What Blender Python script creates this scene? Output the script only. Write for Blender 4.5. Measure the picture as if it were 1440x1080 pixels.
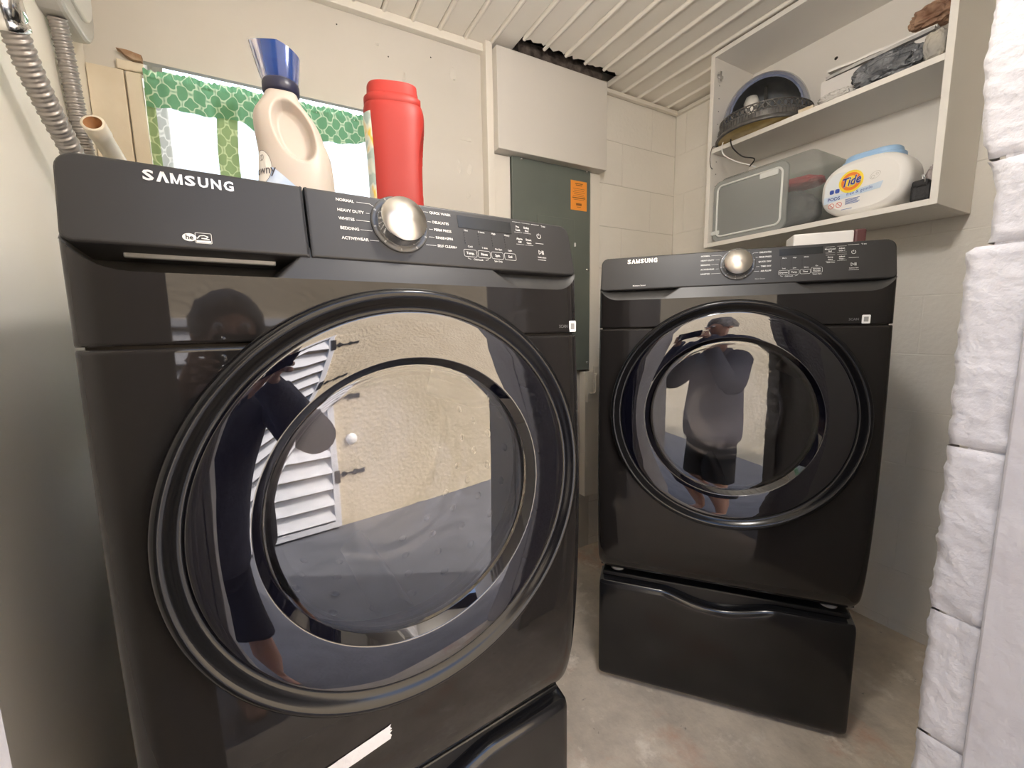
import bpy, bmesh, math, random
from math import sin, cos, pi, radians, sqrt, atan2, hypot
from mathutils import Vector, Matrix, noise
random.seed(7)
S = bpy.context.scene
for o in list(bpy.data.objects): bpy.data.objects.remove(o)

# ------------------------------------------------------------ camera, sky, sun, exposure
RIGHT, UP, FWD = Vector((.873,-.488,-.018)), Vector((.081,.108,.991)), Vector((.481,.866,-.134))
FWD.normalize(); RIGHT = (RIGHT-FWD*RIGHT.dot(FWD)).normalized(); UP = RIGHT.cross(FWD)
CAM_H = 1.1587
cd = bpy.data.cameras.new('camera'); cam = bpy.data.objects.new('camera', cd); S.collection.objects.link(cam)
cd.sensor_width = 36; cd.lens = 595.3/1440*36; cd.clip_start = .005; cd.clip_end = 200
cam.matrix_world = Matrix(((RIGHT.x,UP.x,-FWD.x,0),(RIGHT.y,UP.y,-FWD.y,0),(RIGHT.z,UP.z,-FWD.z,CAM_H),(0,0,0,1)))
S.camera = cam
SUN_DIR = Vector((-.57,-.44,-.70)).normalized()
w = bpy.data.worlds.new('sky'); S.world = w; w.use_nodes = True
nt = w.node_tree; bg = nt.nodes['Background']
sky = nt.nodes.new('ShaderNodeTexSky'); sky.sky_type = 'NISHITA'; sky.sun_disc = False; sky.dust_density = 4.0; sky.ozone_density = .6
sky.sun_elevation = math.asin(-SUN_DIR.z); sky.sun_rotation = atan2(-SUN_DIR.x, -SUN_DIR.y)
nt.links.new(sky.outputs[0], bg.inputs[0]); bg.inputs[1].default_value = 0.7
sl = bpy.data.lights.new('sun','SUN'); sl.energy = 5.8; sl.angle = radians(.6); sl.color = (1,.94,.86)
so = bpy.data.objects.new('sun', sl); S.collection.objects.link(so)
so.rotation_euler = SUN_DIR.to_track_quat('-Z','Y').to_euler()
S.view_settings.view_transform = 'Standard'; S.view_settings.look = 'None'
S.view_settings.gamma = 1; S.view_settings.use_curve_mapping = False
S.view_settings.exposure = 1.08
S.cycles.max_bounces = 14; S.cycles.diffuse_bounces = 8; S.cycles.glossy_bounces = 6
S.cycles.transmission_bounces = 8; S.cycles.transparent_max_bounces = 16
S.cycles.caustics_reflective = False; S.cycles.caustics_refractive = False

# ------------------------------------------------------------ helpers
def lin(c): return tuple(((v/255)/12.92 if v/255 <= .04045 else ((v/255+.055)/1.055)**2.4) for v in c)
MATS = {}
def mat(name, col, rough=.5, metal=0, ior=1.5, col2=None, nscale=8, bump=0, bscale=40, bdist=.01, detail=4, lo=.35, hi=.65, coat=0, **kw):
    if name in MATS: return MATS[name]
    m = bpy.data.materials.new(name); m.use_nodes = True; MATS[name] = m
    t = m.node_tree; b = t.nodes['Principled BSDF']
    b.inputs['Base Color'].default_value = (*col,1); b.inputs['Roughness'].default_value = rough
    b.inputs['Metallic'].default_value = metal; b.inputs['IOR'].default_value = ior
    b.inputs['Coat Weight'].default_value = coat
    for k,v in kw.items(): b.inputs[k].default_value = v
    if col2 or bump:
        tc = t.nodes.new('ShaderNodeTexCoord')
    if col2:
        n = t.nodes.new('ShaderNodeTexNoise'); n.inputs['Scale'].default_value = nscale; n.inputs['Detail'].default_value = detail
        t.links.new(tc.outputs['Object'], n.inputs['Vector'])
        r = t.nodes.new('ShaderNodeValToRGB'); r.color_ramp.elements[0].position = lo; r.color_ramp.elements[1].position = hi
        r.color_ramp.elements[0].color = (*col,1); r.color_ramp.elements[1].color = (*col2,1)
        t.links.new(n.outputs[0], r.inputs[0]); t.links.new(r.outputs[0], b.inputs['Base Color'])
    if bump:
        n2 = t.nodes.new('ShaderNodeTexNoise'); n2.inputs['Scale'].default_value = bscale; n2.inputs['Detail'].default_value = 6
        t.links.new(tc.outputs['Object'], n2.inputs['Vector'])
        bp = t.nodes.new('ShaderNodeBump'); bp.inputs['Strength'].default_value = bump; bp.inputs['Distance'].default_value = bdist
        t.links.new(n2.outputs[0], bp.inputs['Height']); t.links.new(bp.outputs[0], b.inputs['Normal'])
    return m
def glass(name, tint, ior=1.5, rough=0.0):
    m = bpy.data.materials.new(name); m.use_nodes = True; t = m.node_tree; t.nodes.clear(); MATS[name] = m
    out = t.nodes.new('ShaderNodeOutputMaterial'); mx = t.nodes.new('ShaderNodeMixShader'); fr = t.nodes.new('ShaderNodeFresnel')
    tr = t.nodes.new('ShaderNodeBsdfTransparent'); gl = t.nodes.new('ShaderNodeBsdfGlossy')
    fr.inputs[0].default_value = ior; tr.inputs[0].default_value = (*tint,1); gl.inputs['Roughness'].default_value = rough
    t.links.new(fr.outputs[0], mx.inputs[0]); t.links.new(tr.outputs[0], mx.inputs[1]); t.links.new(gl.outputs[0], mx.inputs[2])
    t.links.new(mx.outputs[0], out.inputs[0]); return m

class MB:
    def __init__(s): s.v=[]; s.f=[]; s.sm=[]; s.M=None
    def add(s, vs, fs, smooth=False, M=None):
        b = len(s.v); M = M or s.M
        s.v += [tuple(M @ Vector(p)) if M else tuple(p) for p in vs]
        s.f += [tuple(i+b for i in f) for f in fs]; s.sm += [smooth]*len(fs)
    def box(s, a, b, bevel=0, M=None):
        x0,y0,z0 = [min(p,q) for p,q in zip(a,b)]; x1,y1,z1 = [max(p,q) for p,q in zip(a,b)]
        if not bevel:
            s.add([(x0,y0,z0),(x1,y0,z0),(x1,y1,z0),(x0,y1,z0),(x0,y0,z1),(x1,y0,z1),(x1,y1,z1),(x0,y1,z1)],
                  [(0,3,2,1),(4,5,6,7),(0,1,5,4),(1,2,6,5),(2,3,7,6),(3,0,4,7)], False, M); return s
        bm = bmesh.new(); r = bmesh.ops.create_cube(bm, size=1)
        for v in bm.verts: v.co = Vector((x0+(v.co.x+.5)*(x1-x0), y0+(v.co.y+.5)*(y1-y0), z0+(v.co.z+.5)*(z1-z0)))
        bmesh.ops.bevel(bm, geom=bm.edges[:], offset=bevel, segments=2, profile=.5, affect='EDGES')
        bm.verts.index_update(); s.add([tuple(v.co) for v in bm.verts], [[v.index for v in f.verts] for f in bm.faces], False, M); bm.free(); return s
    def lathe(s, prof, n=64, M=None, smooth=True, cap=True):
        """prof: (r, h); axis = local z"""
        vs=[]; fs=[]; k=len(prof)
        for i in range(n):
            a=2*pi*i/n
            for r,h in prof: vs.append((r*cos(a), r*sin(a), h))
        for i in range(n):
            j=(i+1)%n
            for q in range(k-1): fs.append((i*k+q, j*k+q, j*k+q+1, i*k+q+1))
        if cap:
            if prof[0][0]>1e-6: fs.append(tuple(i*k for i in range(n))[::-1])
            if prof[-1][0]>1e-6: fs.append(tuple(i*k+k-1 for i in range(n)))
        s.add(vs,fs,smooth,M); return s
    def tube(s, pts, r, n=10, M=None, cap=True, rad=None):
        pts=[Vector(p) for p in pts]; vs=[]; fs=[]; nn=len(pts); up=Vector((.13,.27,1)).normalized()
        for i,p in enumerate(pts):
            t=(pts[min(i+1,nn-1)]-pts[max(i-1,0)]).normalized()
            a=t.cross(up); 
            if a.length<1e-3: a=t.cross(Vector((1,0,0)))
            a.normalize(); b=t.cross(a); rr=rad[i] if rad else r
            for k in range(n):
                g=2*pi*k/n; vs.append(tuple(p+(a*cos(g)+b*sin(g))*rr))
        for i in range(nn-1):
            for k in range(n):
                j=(k+1)%n; fs.append((i*n+k,i*n+j,(i+1)*n+j,(i+1)*n+k))
        if cap: fs += [tuple(range(n))[::-1], tuple((nn-1)*n+k for k in range(n))]
        s.add(vs,fs,True,M); return s
    def slab(s, outline, h0, h1, bevel=.0, M=None, back=True, smooth=False):
        """outline CCW in xy; from h0 (back) to h1 (front, +z) with front bevel"""
        n=len(outline); c=[Vector(p) for p in outline]
        def inset(d):
            r=[]
            for i in range(n):
                p,q,t=c[i-1],c[i],c[(i+1)%n]; e1=(q-p); e2=(t-q)
                n1=Vector((-e1.y,e1.x)); n2=Vector((-e2.y,e2.x))
                if n1.length>1e-9:n1.normalize()
                if n2.length>1e-9:n2.normalize()
                m=(n1+n2); m = m.normalized() if m.length>1e-6 else n1
                r.append(q+m*d/max(.5,m.dot(n1)))
            return r
        rings=[[(p.x,p.y,h0) for p in c]]
        if bevel:
            for a in (0,.35,.7,1):
                t=a*pi/2; rings.append([(p.x,p.y,h1-bevel*(1-sin(t))) for p in inset(bevel*(1-cos(t)))])
        else: rings.append([(p.x,p.y,h1) for p in c])
        vs=[p for r in rings for p in r]; fs=[]
        for k in range(len(rings)-1):
            for i in range(n):
                j=(i+1)%n; fs.append((k*n+i,k*n+j,(k+1)*n+j,(k+1)*n+i))
        s.add(vs,fs,smooth,M); 
        s.add(rings[-1],[tuple(range(n))],False,M)
        if back: s.add(rings[0],[tuple(range(n))[::-1]],False,M)
        return s
    def grid(s, us, vs_, fn, keep=None, M=None, smooth=True, flip=False):
        nu,nv=len(us),len(vs_)
        vs=[fn(u,v) for u in us for v in vs_]; fs=[]
        for i in range(nu-1):
            for j in range(nv-1):
                if keep and not keep((us[i]+us[i+1])/2,(vs_[j]+vs_[j+1])/2): continue
                q=(i*nv+j,(i+1)*nv+j,(i+1)*nv+j+1,i*nv+j+1); fs.append(q[::-1] if flip else q)
        used=sorted({i for f in fs for i in f}); mp={o:k for k,o in enumerate(used)}
        s.add([vs[i] for i in used],[tuple(mp[i] for i in f) for f in fs],smooth,M); return s
    def sphere(s, c, r, n=24, m=14, M=None):
        vs=[];fs=[]; r=(r,r,r) if not hasattr(r,'__len__') else r
        for i in range(m+1):
            t=pi*i/m
            for k in range(n): a=2*pi*k/n; vs.append((c[0]+r[0]*sin(t)*cos(a),c[1]+r[1]*sin(t)*sin(a),c[2]+r[2]*cos(t)))
        for i in range(m):
            for k in range(n):
                j=(k+1)%n; fs.append((i*n+k,(i+1)*n+k,(i+1)*n+j,i*n+j))
        s.add(vs,fs,True,M); return s
    def text(s, txt, size, fmap, align='LEFT', bold=0, sx=1, shear=0, M=None, space=1):
        vs,fs=text_geo(txt,align,bold,shear,space)
        s.add([fmap(x*size*sx,y*size) for x,y in vs],fs,False,M); return s
    def mesh(s, name):
        me=bpy.data.meshes.new(name); me.from_pydata(s.v,[],s.f); me.update()
        me.polygons.foreach_set('use_smooth',s.sm); me.validate(); return me
_tc={}
def text_geo(txt,align,bold,shear,space=1):
    k=(txt,align,bold,shear,space)
    if k not in _tc:
        c=bpy.data.curves.new('t','FONT'); c.body=txt; c.size=1; c.align_x=align; c.align_y='CENTER'; c.offset=bold; c.shear=shear; c.resolution_u=2; c.space_character=space
        o=bpy.data.objects.new('t',c); me=bpy.data.meshes.new_from_object(o)
        _tc[k]=([(v.co.x,v.co.y) for v in me.vertices],[tuple(p.vertices) for p in me.polygons])
        bpy.data.objects.remove(o); bpy.data.meshes.remove(me); bpy.data.curves.remove(c)
    return _tc[k]
COL=S.collection
def obj(name, mb, m, parent=None, label=None, kind=None, loc=None):
    me = mb.mesh(name) if isinstance(mb,MB) else mb
    if m and not me.materials: me.materials.append(m)
    o=bpy.data.objects.new(name,me); COL.objects.link(o)
    if parent: o.parent=parent
    if label: o['label']=label
    if kind: o['kind']=kind
    if loc: o.location=loc
    return o
def thing(name,label,cat,loc=(0,0,0),rot=0,group=None):
    o=bpy.data.objects.new(name,None); COL.objects.link(o); o.location=loc; o.rotation_euler=(0,0,rot)
    o.empty_display_size=.1; o['label']=label; o['category']=cat
    if group:o['group']=group
    return o
def tag(o,label,cat,group=None):
    o['label']=label;o['category']=cat
    if group:o['group']=group
    return o
def rrect(w,h,r,n=6,cx=0,cy=0):
    r=min(r,w/2-1e-5,h/2-1e-5); p=[]
    for x,y,a in ((w/2-r,h/2-r,0),(-w/2+r,h/2-r,pi/2),(-w/2+r,-h/2+r,pi),(w/2-r,-h/2+r,3*pi/2)):
        for k in range(n+1): t=a+pi/2*k/n; p.append((cx+x+r*cos(t),cy+y+r*sin(t)))
    return p
def lerp(a,b,t): return a+(b-a)*t
def table(tb,x):
    if x<=tb[0][0]: return tb[0][1]
    for (a,p),(b,q) in zip(tb,tb[1:]):
        if x<=b:
            t=(x-a)/(b-a); return p+(q-p)*t
    return tb[-1][1]
def stable(tb,x):
    """smooth (Catmull-Rom) table"""
    if x<=tb[0][0]: return tb[0][1]
    if x>=tb[-1][0]: return tb[-1][1]
    for i in range(len(tb)-1):
        if x<=tb[i+1][0]:
            x0,y0=tb[i];x1,y1=tb[i+1]; h=x1-x0;t=(x-x0)/h
            m0=(y1-tb[i-1][1])/(x1-tb[i-1][0]) if i>0 else (y1-y0)/h
            m1=(tb[i+2][1]-y0)/(tb[i+2][0]-x0) if i+2<len(tb) else (y1-y0)/h
            return (2*t**3-3*t*t+1)*y0+(t**3-2*t*t+t)*h*m0+(-2*t**3+3*t*t)*y1+(t**3-t*t)*h*m1
def frange(a,b,n): return [a+(b-a)*i/n for i in range(n+1)]
def spline(pts,n=12):
    P=[Vector(p) for p in pts]; out=[]
    for i in range(len(P)-1):
        a=P[max(i-1,0)];b=P[i];c=P[i+1];d=P[min(i+2,len(P)-1)]
        for k in range(n):
            t=k/n; out.append(.5*((2*b)+(c-a)*t+(2*a-5*b+4*c-d)*t*t+(-a+3*b-3*c+d)*t**3))
    out.append(P[-1]); return out

# ------------------------------------------------------------ materials
m_wall=mat('cream wall paint',(.62,.59,.54),.6,col2=(.59,.56,.505),nscale=3,bump=.12,bscale=22,bdist=.01)
m_block=mat('cream painted block',(.83,.80,.745),.65,col2=(.80,.77,.71),nscale=4,bump=.35,bscale=60,bdist=.006)
m_ceil=mat('white ceiling paint',(.88,.845,.78),.5,col2=(.86,.82,.75),nscale=5)
m_trim=mat('cream gloss trim',(.76,.72,.65),.4)
m_dark=mat('dark void',(.02,.016,.012),.9)
m_jamb=mat('white painted rough block',(.52,.505,.51),.7,col2=(.46,.445,.45),nscale=14,bump=.55,bscale=70,bdist=.006)
m_mortar=mat('painted mortar',(.47,.45,.45),.9,bump=.6,bscale=80)
m_stucco=mat('sandy beige stucco',(.64,.555,.425),.85,col2=(.58,.495,.365),nscale=4,bump=.7,bscale=30,bdist=.015)
m_patio=mat('blue grey concrete patio',(.17,.175,.20),.8,col2=(.13,.135,.155),nscale=6,bump=.3,bscale=50)
def floor_mat():
    m=mat('worn concrete floor',(.5,.45,.38),.75,bump=.35,bscale=30,bdist=.01); t=m.node_tree; b=t.nodes['Principled BSDF']
    tc=t.nodes.new('ShaderNodeTexCoord')
    def nz(sc,d,lo,hi):
        n=t.nodes.new('ShaderNodeTexNoise'); n.inputs['Scale'].default_value=sc; n.inputs['Detail'].default_value=d; n.inputs['Roughness'].default_value=.65
        t.links.new(tc.outputs['Object'],n.inputs['Vector']); r=t.nodes.new('ShaderNodeMapRange'); r.inputs[1].default_value=lo; r.inputs[2].default_value=hi
        t.links.new(n.outputs[0],r.inputs[0]); return r
    def mix(fac,a,bc):
        x=t.nodes.new('ShaderNodeMix'); x.data_type='RGBA'; t.links.new(fac.outputs[0],x.inputs[0])
        if isinstance(a,tuple): x.inputs[6].default_value=(*a,1)
        else: t.links.new(a.outputs[2],x.inputs[6])
        x.inputs[7].default_value=(*bc,1); return x
    x=mix(nz(5,8,.35,.65),(.74,.65,.535),(.50,.44,.365))
    x=mix(nz(2.6,6,.54,.66),x,(.58,.385,.285))
    x=mix(nz(9,9,.58,.68),x,(.82,.75,.65))
    x=mix(nz(26,6,.66,.72),x,(.20,.18,.15))
    t.links.new(x.outputs[2],b.inputs['Base Color']); return m
m_floor=floor_mat()
m_gloss=mat('black gloss enamel',(.016,.0145,.014),.03,ior=1.42)
m_ring=mat('piano black plastic',(.004,.004,.008),.02,ior=2.05)
m_lip=mat('black door lip',(.006,.006,.007),.16,ior=1.42)
m_panel=mat('graphite satin panel',(.026,.025,.0245),.42,ior=1.45)
m_apron=mat('graphite satin apron',(.032,.031,.030),.38,ior=1.45)
m_cab=mat('black cabinet steel',(.012,.012,.013),.3)
m_ped=mat('black pedestal enamel',(.010,.010,.011),.16,ior=1.5)
m_print=mat('pale print',(.72,.72,.70),.5)
m_printdim=mat('grey print',(.30,.30,.29),.5)
m_logo=mat('silver logo',(.80,.76,.68),.35,metal=.6)
m_disp=mat('smoked display',(.014,.015,.015),.25)
m_steel=mat('brushed steel',(.75,.72,.68),.28,metal=1,Anisotropic=.8)
m_chrome=mat('chrome',(.8,.8,.8),.12,metal=1)
m_drum=mat('drum steel',(.42,.42,.43),.35,metal=.7)
m_gask=mat('grey rubber gasket',(.10,.10,.105),.5)
m_dglass=glass('smoked door glass',(.72,.72,.76),2.3)
m_bowl=glass('clear bowl glass',(.86,.86,.88),1.5)
m_white=mat('white sticker',(.85,.85,.84),.5)
m_tape=mat('white masking tape',(.85,.85,.87),.6,bump=.5,bscale=30)

# ------------------------------------------------------------ room shell
XL,XR,YB,CZ=-.39,1.945,1.665,2.262
YF0,YF1=0.0,.198           # front wall, outer and inner face
LX=-.112; JX=.76                     # door reveal
def structure(name,mb,m,parent=None): return obj(name,mb,m,parent,kind=None if parent else 'structure')
floor=structure('floor',MB().box((XL-.2,YF0,-.32),(XR+.2,YB+.2,0)),m_floor)
# back wall round the window opening
WX0,WX1,WZ0,WZ1=-.268,.43,.95,1.932
mb=MB(); T=.2
mb.box((XL-.2,YB,0),(WX0,YB+T,2.5)); mb.box((WX1,YB,0),(XR+.2,YB+T,2.5)); mb.box((WX0,YB,0),(WX1,YB+T,WZ0)); mb.box((WX0,YB,WZ1),(WX1,YB+.02,2.08)); mb.box((WX0,YB,2.08),(WX1,YB+T,2.5))
wb=structure('wall_back',mb,m_wall)
structure('wall_left',MB().box((XL-.2,YF0,0),(XL,YB,2.5)),mat('brightened cream wall paint',(.90,.865,.79),.55,col2=(.88,.84,.765),nscale=2,bump=.08,bscale=12))  # same wall paint, lightened to stand in for light missing on this wall
wr=structure('wall_right',MB().box((XR+.0018,YF0,0),(XR+.2,YB+.2,2.5)),m_block)
# painted block courses on the right wall and on the bare strip of the back wall
def blocks(parent,m,u0,u1,fn,half=0):
    z=-.161
    k=0; H_=.2
    while z<2.262:
        z0=max(z,0)+.0015; z1=min(z+H_,2.262)-.0015
        u=u0-((.2 if (k+half)%2 else 0))
        while u<u1:
            a=max(u,u0)+.001; b=min(u+.4,u1)-.001
            if b-a>.01 and z1-z0>.01:
                obj('concrete_block',fn(a,b,z0,z1),m,parent)
            u+=.4
        z+=H_; k+=1
def wall_block_x(a,b,z0,z1): return MB().box((XR,a,z0),(XR+.02,b,z1),bevel=.0012)
blocks(wr,m_block,YF1,YB,wall_block_x)
def wall_block_y(a,b,z0,z1): return MB().box((a,YB-.0016,z0),(b,YB+.01,z1),bevel=.0012)
blocks(wb,m_block,1.37,XR-.001,wall_block_y,1)
def flake_mb(vs,n):
    mb=MB(); mb.add(vs,[tuple(range(n))]+[(i,n+i,n+(i+1)%n,(i+1)%n) for i in range(n)]); return mb
# curled paint flakes and nail holes on the plaster
for k,(x,z,w_,h_) in enumerate([(.685,2.135,.012,.030),(.492,2.075,.008,.022),(.475,2.0,.006,.02),(.735,1.905,.03,.008),(.70,1.80,.008,.03),(.745,1.79,.012,.022),(.735,1.69,.010,.012),(.40,2.16,.010,.006)]):
    rnd=random.Random(k); n=9; pts=[(x+w_*cos(2*pi*i/n)*rnd.uniform(.6,1.1),z+h_*sin(2*pi*i/n)*rnd.uniform(.6,1.1)) for i in range(n)]
    vs=[(a,YB-.0006-.006*max(0,(a-x)/w_),b) for a,b in pts]+[(a,YB-.0001,b) for a,b in pts]
    obj('paint_flake',flake_mb(vs,n),m_wall,wb)
for x,z in ((.27,2.185),(.44,2.13),(.60,2.17)): obj('nail_hole',MB().lathe([(.0025,0),(.0025,.0006)],8,Matrix.Translation((x,YB,z))@Matrix.Rotation(pi/2,4,'X')),m_dark,wb)
# ceiling of narrow boards with a raised bead
ceil=structure('ceiling',MB().box((XL-.2,YF0-.25,2.33),(XR+.2,YB+.2,2.5)),m_dark)
pitch=.1025
k0=-13
for k in range(k0,11):
    x0=.93+pitch*k; x1=x0+pitch-.0035
    if x1<XL or x0>XR: continue
    x0c=max(x0,XL-.02); x1c=min(x1,XR+.02)
    gap = .94<x0+.05<1.40
    yend = YB
    mb=MB()
    if gap:
        ye=1.545+random.uniform(-.008,.012)
        n=6; ys=[ye+random.uniform(-.012,.012) for _ in range(n+1)]
        xs=frange(x0c,x1c,n); vs=[]
        for x,y in zip(xs,ys): vs += [(x,YF1-.02,CZ),(x,y,CZ),(x,y,CZ+.012),(x,YF1-.02,CZ+.012)]
        fs=[]
        for i in range(n):
            a=i*4;b=a+4
            for q in range(4): fs.append((a+q,a+(q+1)%4,b+(q+1)%4,b+q))
        fs += [(0,3,2,1),(n*4,n*4+1,n*4+2,n*4+3)]
        mb.add(vs,fs); yend=ye+random.uniform(-.002,.012)
    else: mb.box((x0c,YF1-.02,CZ),(x1c,yend,CZ+.012))
    # rounded bead
    pts=[(x0c+.001,0),(x0c+.002,-.005),(x0c+.006,-.008),(x0c+.011,-.008),(x0c+.015,-.005),(x0c+.017,0)]
    vs=[(x,y,CZ+z) for y in (YF1-.02,yend) for x,z in pts]; n=len(pts)
    fs=[(i,i+1,n+i+1,n+i) for i in range(n-1)]+[tuple(range(n,2*n))]
    mb.add(vs,fs)
    obj('ceiling_board',mb,m_ceil,ceil)
# crown strips
def strip(name,a,b,m=m_trim,bev=.002): return structure(name,MB().box(a,b,bevel=bev),m)
strip('trim_1',(XL,YB-.028,2.232),(.815,YB-.0,CZ-.001))
strip('trim_2',(1.398,YB-.026,2.236),(XR-.02,YB-.005,CZ-.009))
strip('trim_3',(XR-.02,1.26,2.236),(XR-.001,YB-.006,CZ-.009))
# boxed chase over the breaker panel, its side strips and the boards beside the panel
strip('trim_4',(.836,YB-.085,1.862),(1.395,YB-.005,2.236),mat('cream board',(.64,.61,.565),.45,bump=.1,bscale=15),.002)
strip('trim_5',(.806,YB-.05,1.35),(.836,YB-.001,2.262))
strip('trim_6',(.837,YB-.03,.30),(.918,YB-.001,1.861))
strip('trim_7',(1.345,YB-.034,.93),(1.40,YB-.005,1.861))
strip('trim_8',(1.305,YB-.05,.30),(1.385,YB-.005,.935))
mb=MB(); mb.box((.95,YB-.06,2.24),(1.385,YB-.03,2.30)); 
structure('trim_9',mb,mat('dark old timber',(.045,.032,.026),.9,col2=(.16,.13,.11),nscale=30,bump=.6,bscale=60))
# added bulb, out of frame, to brighten the right wall and ceiling
LB=(.50,.36,CZ)
lp=thing('added_ceiling_bulb','added round bulb on a short cord, out of view, brightening the right wall and ceiling','lamp',LB)
obj('lamp_holder',MB().lathe([(.055,-.0005),(.055,-.012),(.040,-.022),(.028,-.045),(.026,-.060),(.0001,-.060)],32,cap=False),mat('white porcelain',(.80,.79,.76),.2),lp)
m_bulb=bpy.data.materials.new('added bulb glow'); m_bulb.use_nodes=True; b_=m_bulb.node_tree.nodes['Principled BSDF']; b_.inputs['Emission Color'].default_value=(1,.94,.87,1); b_.inputs['Emission Strength'].default_value=72
obj('cord',MB().tube([(0,0,-.06),(0,0,-.24)],.004,8),m_white,lp); obj('socket',MB().lathe([(.0001,-.235),(.018,-.238),(.019,-.275),(.0001,-.276)],20),MATS['white porcelain'],lp)
obj('bulb',MB().sphere((0,0,-.335),.062,24,14),m_bulb,lp)
# front wall with the doorway
mb=MB(); mb.box((XL-.2,YF0,0),(LX,YF1,2.5)); mb.box((JX+.2,YF0,0),(XR+.2,YF1,2.5)); mb.box((LX,YF0,2.06),(JX+.2,YF1,2.5)); mb.box((JX+.02,YF0+.001,0),(JX+.2,YF1-.035,2.06))
wf=structure('wall_front',mb,m_wall)
EDGE=[(.0,.190),(.38,.190),(.46,.189),(.577,.190),(.764,.192),(.9,.194),(.995,.1945),(1.15,.198),(1.243,.1985),(1.249,.180),(1.30,.180),(1.335,.186),(1.37,.197),(1.45,.2025),(1.55,.199),(1.8,.203),(2.06,.2)]
rows=[0,.19,.385,.577,.764,.995,1.247,1.345,1.56,1.80,2.06]
for i in range(len(rows)-1):
    z0,z1=rows[i]+.0015,rows[i+1]-.0015
    NZ=max(6,int((z1-z0)/.006)); NY=12
    def jf(t,z,z0=z0,z1=z1,i=i):
        e=table(EDGE,z)+.004*noise.noise(Vector((5.1,z*40,i)))+.002*noise.noise(Vector((1,z*130,2)))
        y=lerp(.118,e,min(t,1)); rd=0
        d=min(z-z0,z1-z,(e-y)); rd=max(0,.005-d)*.8 if t<=1 else 0
        x=JX+.002*noise.noise(Vector((y*20,z*20,i*3.3)))+.0012*noise.noise(Vector((y*70,z*60,1)))+rd*.7
        c=noise.noise(Vector((y*30+9,z*24,4)))
        if c>.42: x+=(c-.42)*.022
        if t>1: x=lerp(x,JX+.05,(t-1)/.4)
        return (x,y,z)
    mb=MB().grid(frange(0,1,NY)+[1.15,1.4],frange(z0,z1,NZ),jf,flip=True)
    # closed top and bottom so a joint reads as a recess
    mb.box((JX+.012,.118,z0),(JX+.19,.172,z1))
    obj('concrete_block',mb,m_jamb,wf)
obj('mortar',MB().box((JX+.0035,.116,0),(JX+.19,.176,2.06)),m_mortar,wf)
obj('door_frame',MB().box((JX-.003,.0,0),(JX+.03,.143,2.06),bevel=.003),mat('white painted timber',(.50,.485,.49),.5,col2=(.45,.43,.435),nscale=9,bump=.3,bscale=40),wf)
obj('door_frame',MB().box((LX-.0,.0,0),(LX+.016,.21,2.06),bevel=.003).box((LX-.075,YF1,0),(LX-.001,YF1+.016,2.12),bevel=.004).box((LX-.060,YF1,0),(LX-.045,YF1+.022,2.12),bevel=.004).box((LX-.03,YF1,0),(LX-.018,YF1+.022,2.12),bevel=.004),MATS['white painted timber'],wf)
# outside
structure('ground',MB().box((-12,-6,-.45),(14,.3,-.3)).box((-12,YB+.1,-.45),(14,16,-.3)),m_patio)
structure('wall_outside',MB().box((-6,-2.2,-.32),(8,-2.0,3.0)),m_stucco)
structure('roof',MB().box((XL-.35,-.28,2.5),(XR+.35,YB+.22,2.56)),mat('grey roof felt',(.2,.19,.18),.9))

# ------------------------------------------------------------ window and curtain
win=obj('window_1',MB().box((WX0,YB+.12,WZ0),(WX0+.03,YB+.16,2.08)).box((WX1-.03,YB+.12,WZ0),(WX1,YB+.16,2.08)).box((WX0,YB+.12,WZ0),(WX1,YB+.16,WZ0+.03)),m_trim,kind='structure')
obj('pane',MB().box((WX0+.03,YB+.137,WZ0+.03),(WX1-.03,YB+.141,2.08)),glass('window glass',(.95,.96,.95),1.45),win)
mcas=mat('aged cream casing',(.74,.66,.53),.45,col2=(.66,.57,.43),nscale=7,bump=.15,bscale=20)
obj('casing_board',MB().box((XL+.002,YB-.012,.90),(-.309,YB-.0005,1.892),bevel=.0025),mcas,win)
obj('casing_board',MB().box((-.304,YB-.020,.90),(-.268,YB+.1,1.888),bevel=.003),mcas,win)
obj('casing_board',MB().box((-.322,YB-.014,1.893),(-.262,YB-.0005,1.918),bevel=.003),mcas,win)
sp=[(-.308,1.938),(-.318,1.943),(-.295,1.944),(-.264,1.938),(-.264,1.921),(-.285,1.922),(-.300,1.929)]
obj('splintered_board',MB().slab([(x,z) for x,z in sp][::-1],0,.018,.001,M=Matrix(((1,0,0,0),(0,0,-1,YB-.0005),(0,1,0,0),(0,0,0,1)))),mat('bare brown wood',(.33,.20,.12),.8,col2=(.55,.42,.30),nscale=40),win,label='torn bare-wood end of the window head board')
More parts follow.
